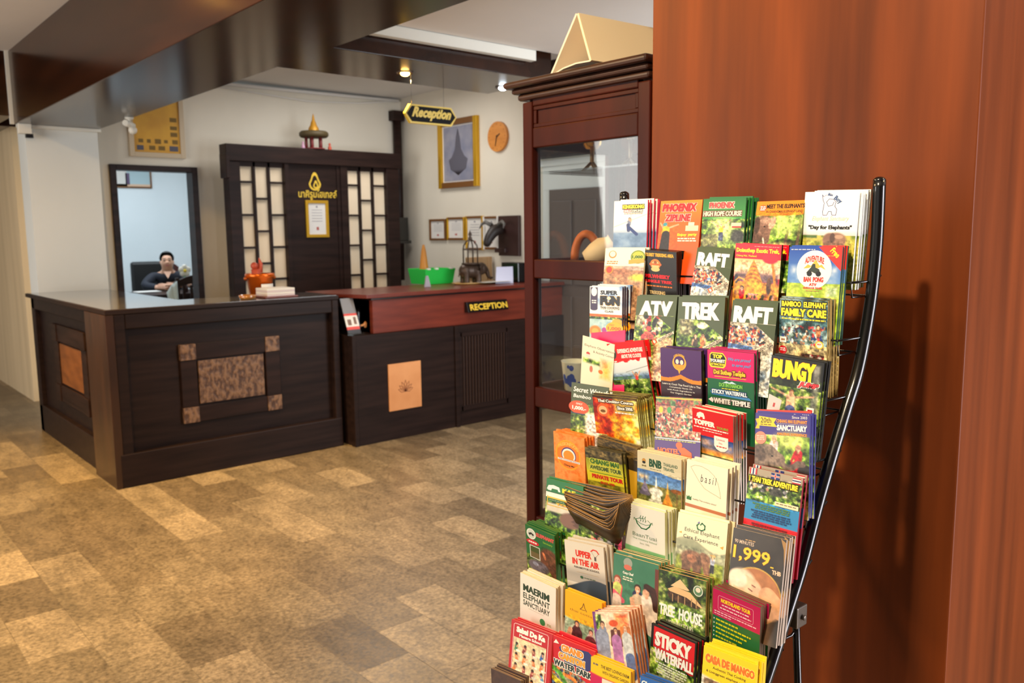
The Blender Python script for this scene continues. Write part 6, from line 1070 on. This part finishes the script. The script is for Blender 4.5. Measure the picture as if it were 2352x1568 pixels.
# name, art, row (gives the distance), TL, TR, BL pixels of the front cover, copies behind, depth of the pile, label, noun of the pile
BR = [
 ('kong', 1, (1411, 462), (1488, 458.5), (1408, 561), 5, .040, 'white zipline leaflet with yellow and red title, left end of the top row'),
 ('zip', 1, (1518.5, 462), (1614, 458), (1509, 566), 2, .006, 'orange zipline leaflet with a woman raising both arms, in the top row'),
 ('rope', 1, (1616, 457), (1714.5, 453.7), (1609, 562), 6, .038, 'green high rope course leaflet with a yellow-shirted climber, middle of the top row'),
 ('meet', 1, (1740, 463), (1850, 459), (1728, 555), 2, .008, 'leaflet with orange header and an elephant among green trees, in the top row'),
 ('boy', 1, (1850, 441), (1973.5, 438), (1841, 564.5), 5, .034, 'tall white elephant sanctuary leaflet with line drawn elephant, rightmost of the top row'),
 ('land', 2, (1391, 570), (1482, 570), (1385, 652), 2, .012, 'cream leaflet with green seal above a brown photo, left end of the second row'),
 ('jungle', 2, (1462, 573), (1553.6, 579), (1469, 676), 6, .036, 'black leaflet with red jungle trek title, in the second row'),
 ('raft', 2, (1602, 568), (1686, 574), (1585, 678), 2, .008, 'olive RAFT leaflet in the second row beside the black jungle leaflets'),
 ('doi', 2, (1690, 558), (1796, 562.6), (1682, 687), 2, .018, 'red headed exotic trek leaflet with a golden pagoda'),
 ('pong', 2, (1814, 566.4), (1936, 566.4), (1806, 677), 5, .020, 'blue leaflet with white oval ATV emblem and red corner, in the second row'),
 ('fun', 3, (1355, 657), (1429.5, 659), (1354, 763), 6, .036, 'pale blue super fun cooking class leaflet at the left end of the third row'),
 ('atv', 3, (1464, 679), (1556, 681), (1455, 777), 2, .006, 'olive ATV leaflet in the third row'),
 ('trek', 3, (1559, 681), (1666, 683), (1553, 786), 3, .010, 'olive TREK leaflet between the ATV and RAFT leaflets of the third row'),
 ('raft', 3, (1683.5, 688.6), (1788, 694.7), (1671.6, 796), 2, .006, 'olive RAFT leaflet in the third row beside the TREK leaflet'),
 ('family', 3, (1791, 684), (1902, 690.6), (1789, 811), 8, .036, 'elephant family care leaflet with yellow title and waterfall crowd, in the third row'),
 ('pink', 3.3, (1358, 764), (1436, 758), (1356, 860), 1, .002, 'plain magenta leaflet opened out behind the elephant observation leaflet'),
 ('observe', 4, (1338.6, 770), (1412, 791), (1333, 878), 1, .002, 'cream elephant observation leaflet at the left end of the fourth row'),
 ('cloud', 4, (1393.4, 789.4), (1477, 781), (1414, 882), 3, .026, 'red adventure above the clouds leaflet leaning sideways in the fourth row'),
 ('purple', 4, (1516.6, 798), (1610.4, 806.6), (1518.5, 899.5), 5, .034, 'purple cooking leaflet with orange emblem in the fourth row'),
 ('top', 4, (1624.7, 802), (1732, 812), (1626, 920), 6, .034, 'magenta and green top tourist attraction leaflet in the fourth row'),
 ('bungy', 4, (1772.7, 815), (1893, 833.5), (1761.5, 933.5), 5, .016, 'black BUNGY JUMP leaflet with a bare backed man, right end of the fourth row'),
 ('secret', 5.1, (1313, 877), (1398, 890), (1310, 982), 1, .002, 'olive secret waterfall leaflet with orange price bubble, left end of the fifth row'),
 ('fire', 5.4, (1360, 906), (1461, 916), (1382.5, 994.7), 13, .042, 'fiery yellow and red cooking course leaflet before a thick pile'),
 ('party', 5, (1507, 909), (1612, 915), (1504, 1011), 1, .002, 'leaflet with a party crowd photo above a purple band, in the fifth row'),
 ('topper', 5.3, (1590, 935.6), (1684, 956), (1597, 1047), 8, .036, 'red tour leaflet with white elephant logo above a blue sunset'),
 ('redback', 4.75, (1737, 939), (1863, 944), (1735, 1000), 1, .002, 'plain red leaflet just behind the purple sanctuary leaflet'),
 ('sanct', 5, (1735.6, 947), (1861, 954), (1733, 1072), 4, .014, 'purple headed sanctuary leaflet with an elephant and two children'),
 ('passion', 6, (1271, 989.6), (1342, 1007), (1275, 1087.6), 5, .032, 'bright orange cooking school leaflet with round sun emblem, in the sixth row'),
 ('brown', 5.75, (1372, 1003), (1464, 1030), (1372, 1090), 4, .012, 'worn brown and yellow leaflet behind the tilted private tour leaflet'),
 ('private', 6.2, (1342.7, 1026), (1427, 1042), (1362, 1092), 3, .010, 'yellow private tour leaflet tilted forward and sideways'),
 ('bnb', 6, (1464, 1033.5), (1565, 1056), (1464, 1111), 5, .030, 'beige headed travel leaflet with golden and white pagodas, in the sixth row'),
 ('basil', 6, (1578.4, 1054), (1672.5, 1077), (1573.8, 1155), 4, .034, 'cream leaflet with handwritten word basil inside a leaf outline'),
 ('ttrek', 6, (1721, 1071), (1844.7, 1098.6), (1707, 1201), 2, .012, 'blue and red trek adventure leaflet with flags, right end of the sixth row'),
 ('kae', 7, (1256, 1097), (1340, 1118), (1252, 1184), 2, .006, 'green headed leaflet with white elephant shape, half covered by the fanned brown leaflets'),
 ('650', 7.3, (1330, 1150), (1430, 1182), (1329, 1225), 1, .002, 'dark green leaflet with orange number 650 under the fanned brown leaflets'),
 ('baan', 7, (1435, 1152.7), (1527, 1177.6), (1436, 1251), 6, .032, 'pale cookery school leaflet with a steaming green pot, in the seventh row'),
 ('ethic', 7, (1558.6, 1174.7), (1672.4, 1202), (1548.8, 1298), 4, .014, 'cream ethical elephant care leaflet with elephant and keeper'),
 ('1999', 7, (1685.5, 1210.5), (1807, 1240), (1673.5, 1326.5), 5, .022, 'dark leaflet with gold price 1,999 and a resting face, in the seventh row'),
 ('green', 8, (1206, 1203), (1273, 1231), (1214, 1301), 8, .036, 'green elephant leaflet with white round logo, left end of the eighth row'),
 ('upper', 8, (1296, 1238), (1386, 1258), (1304, 1349), 4, .024, 'pale UPPER IN THE AIR paramotor leaflet in the eighth row'),
 ('cooks', 8, (1410, 1268.7), (1513, 1298), (1407, 1381.5), 6, .026, 'teal leaflet with three people in cooking aprons, in the eighth row'),
 ('tree', 8, (1514, 1306), (1622.5, 1335), (1511, 1420), 5, .030, 'green tree house leaflet with a thatched hut, in the eighth row'),
 ('north', 8.3, (1637.7, 1349), (1747, 1396), (1635.6, 1465), 8, .036, 'magenta and green tour list leaflet at the right end of the eighth row'),
 ('maerim', 9, (1195, 1314), (1277, 1351), (1194.4, 1411), 5, .020, 'white elephant sanctuary leaflet with dark green lettering, left end of the ninth row'),
 ('cottage', 9, (1298, 1353), (1382.4, 1385.5), (1297, 1454), 2, .006, 'yellow cottage cooking leaflet with two people in aprons'),
 ('friends', 9.5, (1360, 1404), (1444, 1405), (1372, 1500), 5, .030, 'leaflet with three smiling friends in front of orange light'),
 ('sticky', 9, (1497, 1430), (1600, 1475.5), (1490, 1563), 6, .028, 'black edged STICKY WATERFALL leaflet with red title block'),
 ('casa', 9.4, (1617, 1481.6), (1738.8, 1527.6), (1611, 1560), 6, .026, 'bright yellow mango cooking leaflet at the right end of the ninth row'),
 ('sabai', 10, (1175.5, 1421), (1269.5, 1457), (1168.7, 1519), 3, .014, 'dark red massage school leaflet with many small figures'),
 ('grand', 10, (1270, 1458), (1366, 1496.5), (1268, 1560), 3, .014, 'red and blue water park leaflet in the tenth row'),
 ('farm', 10.2, (1357.6, 1507), (1449, 1543), (1356, 1575), 5, .026, 'yellow and pink farm leaflet at the bottom of the photo'),
 ('blue', 10.3, (1471.4, 1550), (1560, 1584), (1468, 1600), 3, .012, 'blue leaflet at the bottom edge of the photo'),
 ('dark', 11, (1127.7, 1534), (1196, 1563), (1130, 1600), 6, .024, 'dark brown leaflet at the bottom left corner of the rack'),
]
LH = .165                                            # height of a leaflet
def place(o, row, tl, tr, bl):
    k = int(row); X = ROWX[k] + (ROWX[min(k + 1, 11)] - ROWX[k]) * (row - k)
    A, Bp = onx(*tl, X), onx(*tr, X); w = (Bp - A).length; u = (Bp - A).normalized(); best = None
    for i in range(-10, 45):                                   # lean of the leaflet about its top edge
        th = math.radians(i * .5); nx = Vector((1, 0, 0)); d = u.cross(nx).normalized(); d = d if d.z < 0 else -d
        dn = d * math.cos(th) - nx * math.sin(th); h = (bl[1] - tl[1]) / 1000
        q = proj(A + dn * w * .8); t_ = (q[1] - tl[1]) / (bl[1] - tl[1]); e = abs(q[0] - (tl[0] + (bl[0] - tl[0]) * t_))
        if best is None or e < best[0]: best = (e, dn, i * .5)
    dn = best[1]; y = (dn.cross(u)).normalized(); y = y if y.x > 0 else -y
    q0, q1, q2 = proj(A), proj(A + u * .02), proj(A + dn * .02); o['kv'] = math.hypot(q1[0] - q0[0], q1[1] - q0[1]) / math.hypot(q2[0] - q0[0], q2[1] - q0[1])
    base = (A + Bp) / 2 + dn * LH; m = Matrix((u, y, -dn)).transposed().to_4x4(); m.translation = base; o.matrix_world = m; return w, y, u, dn
TEX = {'zip': [(0, .6, .5, 2.4, 18, .2)], 'rope': [(0, .5, 1, 2.4, 16, .6)], 'meet': [(.45, .27, 1, 2.4, 16, .5), (0, .27, .45, 2.4, 24, .3)], 'boy': [(0, .95, 1, 2.4, 20, .4)], 'land': [(0, .48, 1, 2.4, 12, .4)], 'raft': [(0, .52, 1, 2.4, 16, .7)],
       'atv': [(0, .52, 1, 2.4, 16, .7)], 'trek': [(0, .52, 1, 2.4, 16, .7)], 'doi': [(0, .4, 1, 2.4, 14, .5)], 'pong': [(0, .72, 1, 2.4, 14, .3)], 'family': [(0, .3, 1, 2.4, 16, .8)], 'cloud': [(0, .9, 1, 2.4, 12, .35)], 'bungy': [(0, .45, 1, 2.4, 14, .55)],
       'secret': [(0, .5, 1, 2.4, 14, .6)], 'fire': [(0, 0, 1, 2.4, 14, .4)], 'party': [(0, .05, 1, .92, 20, .7)], 'topper': [(0, .64, 1, 2.4, 8, .4)], 'sanct': [(0, .42, 1, 2.4, 14, .45)], 'bnb': [(0, .42, 1, 2.4, 14, .35)], 'ttrek': [(0, .14, 1, .6, 16, .8)],
       'ethic': [(0, .66, 1, 2.4, 14, .4)], '1999': [(0, .75, 1, 2.4, 6, .15)], 'green': [(.3, .5, 1, 2.4, 12, .4)], 'cooks': [(0, .5, 1, 2.4, 10, .22)], 'tree': [(0, 0, 1, 2.4, 14, .65)], 'cottage': [(0, .62, 1, 2.4, 12, .35)], 'friends': [(0, 0, 1, 2.4, 10, .22)],
       'sticky': [(0, .5, 1, 2.4, 14, .7)], 'casa': [(0, .56, 1, 2.4, 12, .5)], 'sabai': [(.08, .4, .88, 2.4, 16, .25)], 'grand': [(0, .62, 1, 2.4, 16, .6)], '650': [(0, 0, 1, 2.4, 14, .7)], 'private': [(0, 0, 1, .3, 14, .6)]}
for (a, row, tl, tr, bl, n, dep, label) in BR:
    k = int(row); X = ROWX[k] + (ROWX[min(k + 1, 11)] - ROWX[k]) * (row - k); w = (onx(*tr, X) - onx(*tl, X)).length; key = (a, row)
    o = bpy.data.objects.new('leaflet', None); w, y, u, dn = place(o, row, tl, tr, bl); mw = o.matrix_world.copy(); kv = o['kv']; bpy.data.objects.remove(o)
    s = ART[a](); s.KV = kv
    for q in TEX.get(a, ()): s.tex(*q)
    me = s.mesh('leaflet', w, M['print'], bow=0.0, thick=min(.0042, max(.001, dep / max(n - 1, 1) * .72)))
    o = bpy.data.objects.new('leaflet', me); COL.objects.link(o); o.matrix_world = mw; tag(o, label, 'leaflet', 'leaflets in the rack'); g = random.Random(a)
    for i in range(1, n):
        c = o.copy(); COL.objects.link(c); t_ = i / (n - 1); m = o.matrix_world.copy(); m.translation += Vector((dep * t_, 0, 0)) + u * g.uniform(-.0015, .0025) + dn * g.uniform(-.0035, .001) - dn * .0
        c.matrix_world = m @ Matrix.Rotation(math.radians(g.uniform(-.8, .8)), 4, 'Y') @ Matrix.Rotation(math.radians(g.uniform(-.4, .4)), 4, 'X')
        tag(c, 'copy piled behind the front ' + ' '.join(label.split(',')[0].split()[:9]), 'leaflet', 'copies behind the ' + ' '.join(label.split(',')[0].split()[:7]))
# fanned pile of opened leaflets hanging over the seventh row
M['fan'] = noisy('dark_printed_leaf', (40, 30, 18), (92, 68, 36), (18, 18, 60), detail=4, rough=.45, lo=.35, hi=.75)
M['fanrim'] = mat('ochre_paper_edge', (176, 128, 66), .6)
NF = 15
for i in range(NF):
    f = i / (NF - 1); X = 1.135 - .0030 * i
    j1, j2, j3 = random.uniform(-5, 5), random.uniform(-9, 9), random.uniform(-4, 4); Lp, Mp, Rp = onx(1298 + 4 * f + j1, 1099 + 70 * f + j3, X), onx(1385 + 18 * f + j2, 1118 + 100 * f - j3, X - .004), onx(1452 - 30 * f * f, 1136 + 18 * f, X + .004)
    pts = []
    for k in range(13):
        t_ = k / 12; pts.append(Lp.lerp(Mp, t_ / .6) if t_ < .6 else Mp.lerp(Rp, (t_ - .6) / .4))
    pts = [pts[0]] + [(pts[k - 1] + pts[k] * 3 + pts[k + 1]) / 5 for k in range(1, 12)] + [pts[-1]]
    bm = bmesh.new(); rows = []
    for j, (dz, dx) in enumerate(((0, 0), (-.012, .006), (-.022, .014), (-.034, .022))): rows.append([bm.verts.new(p + Vector((dx, 0, dz))) for p in pts])
    for j in range(3):
        for k in range(12): bm.faces.new((rows[j][k], rows[j + 1][k], rows[j + 1][k + 1], rows[j][k + 1])).smooth = True
    o = obj('opened_leaflet', bm, M['fan']); q = o.modifiers.new('t', 'SOLIDIFY'); q.thickness = .0011; q.material_offset_rim = 1; o.data.materials.append(M['fanrim'])
    tag(o, 'dark brown opened leaflet of the sagging fanned pile over the rack left side', 'leaflet', 'fanned brown leaflets')
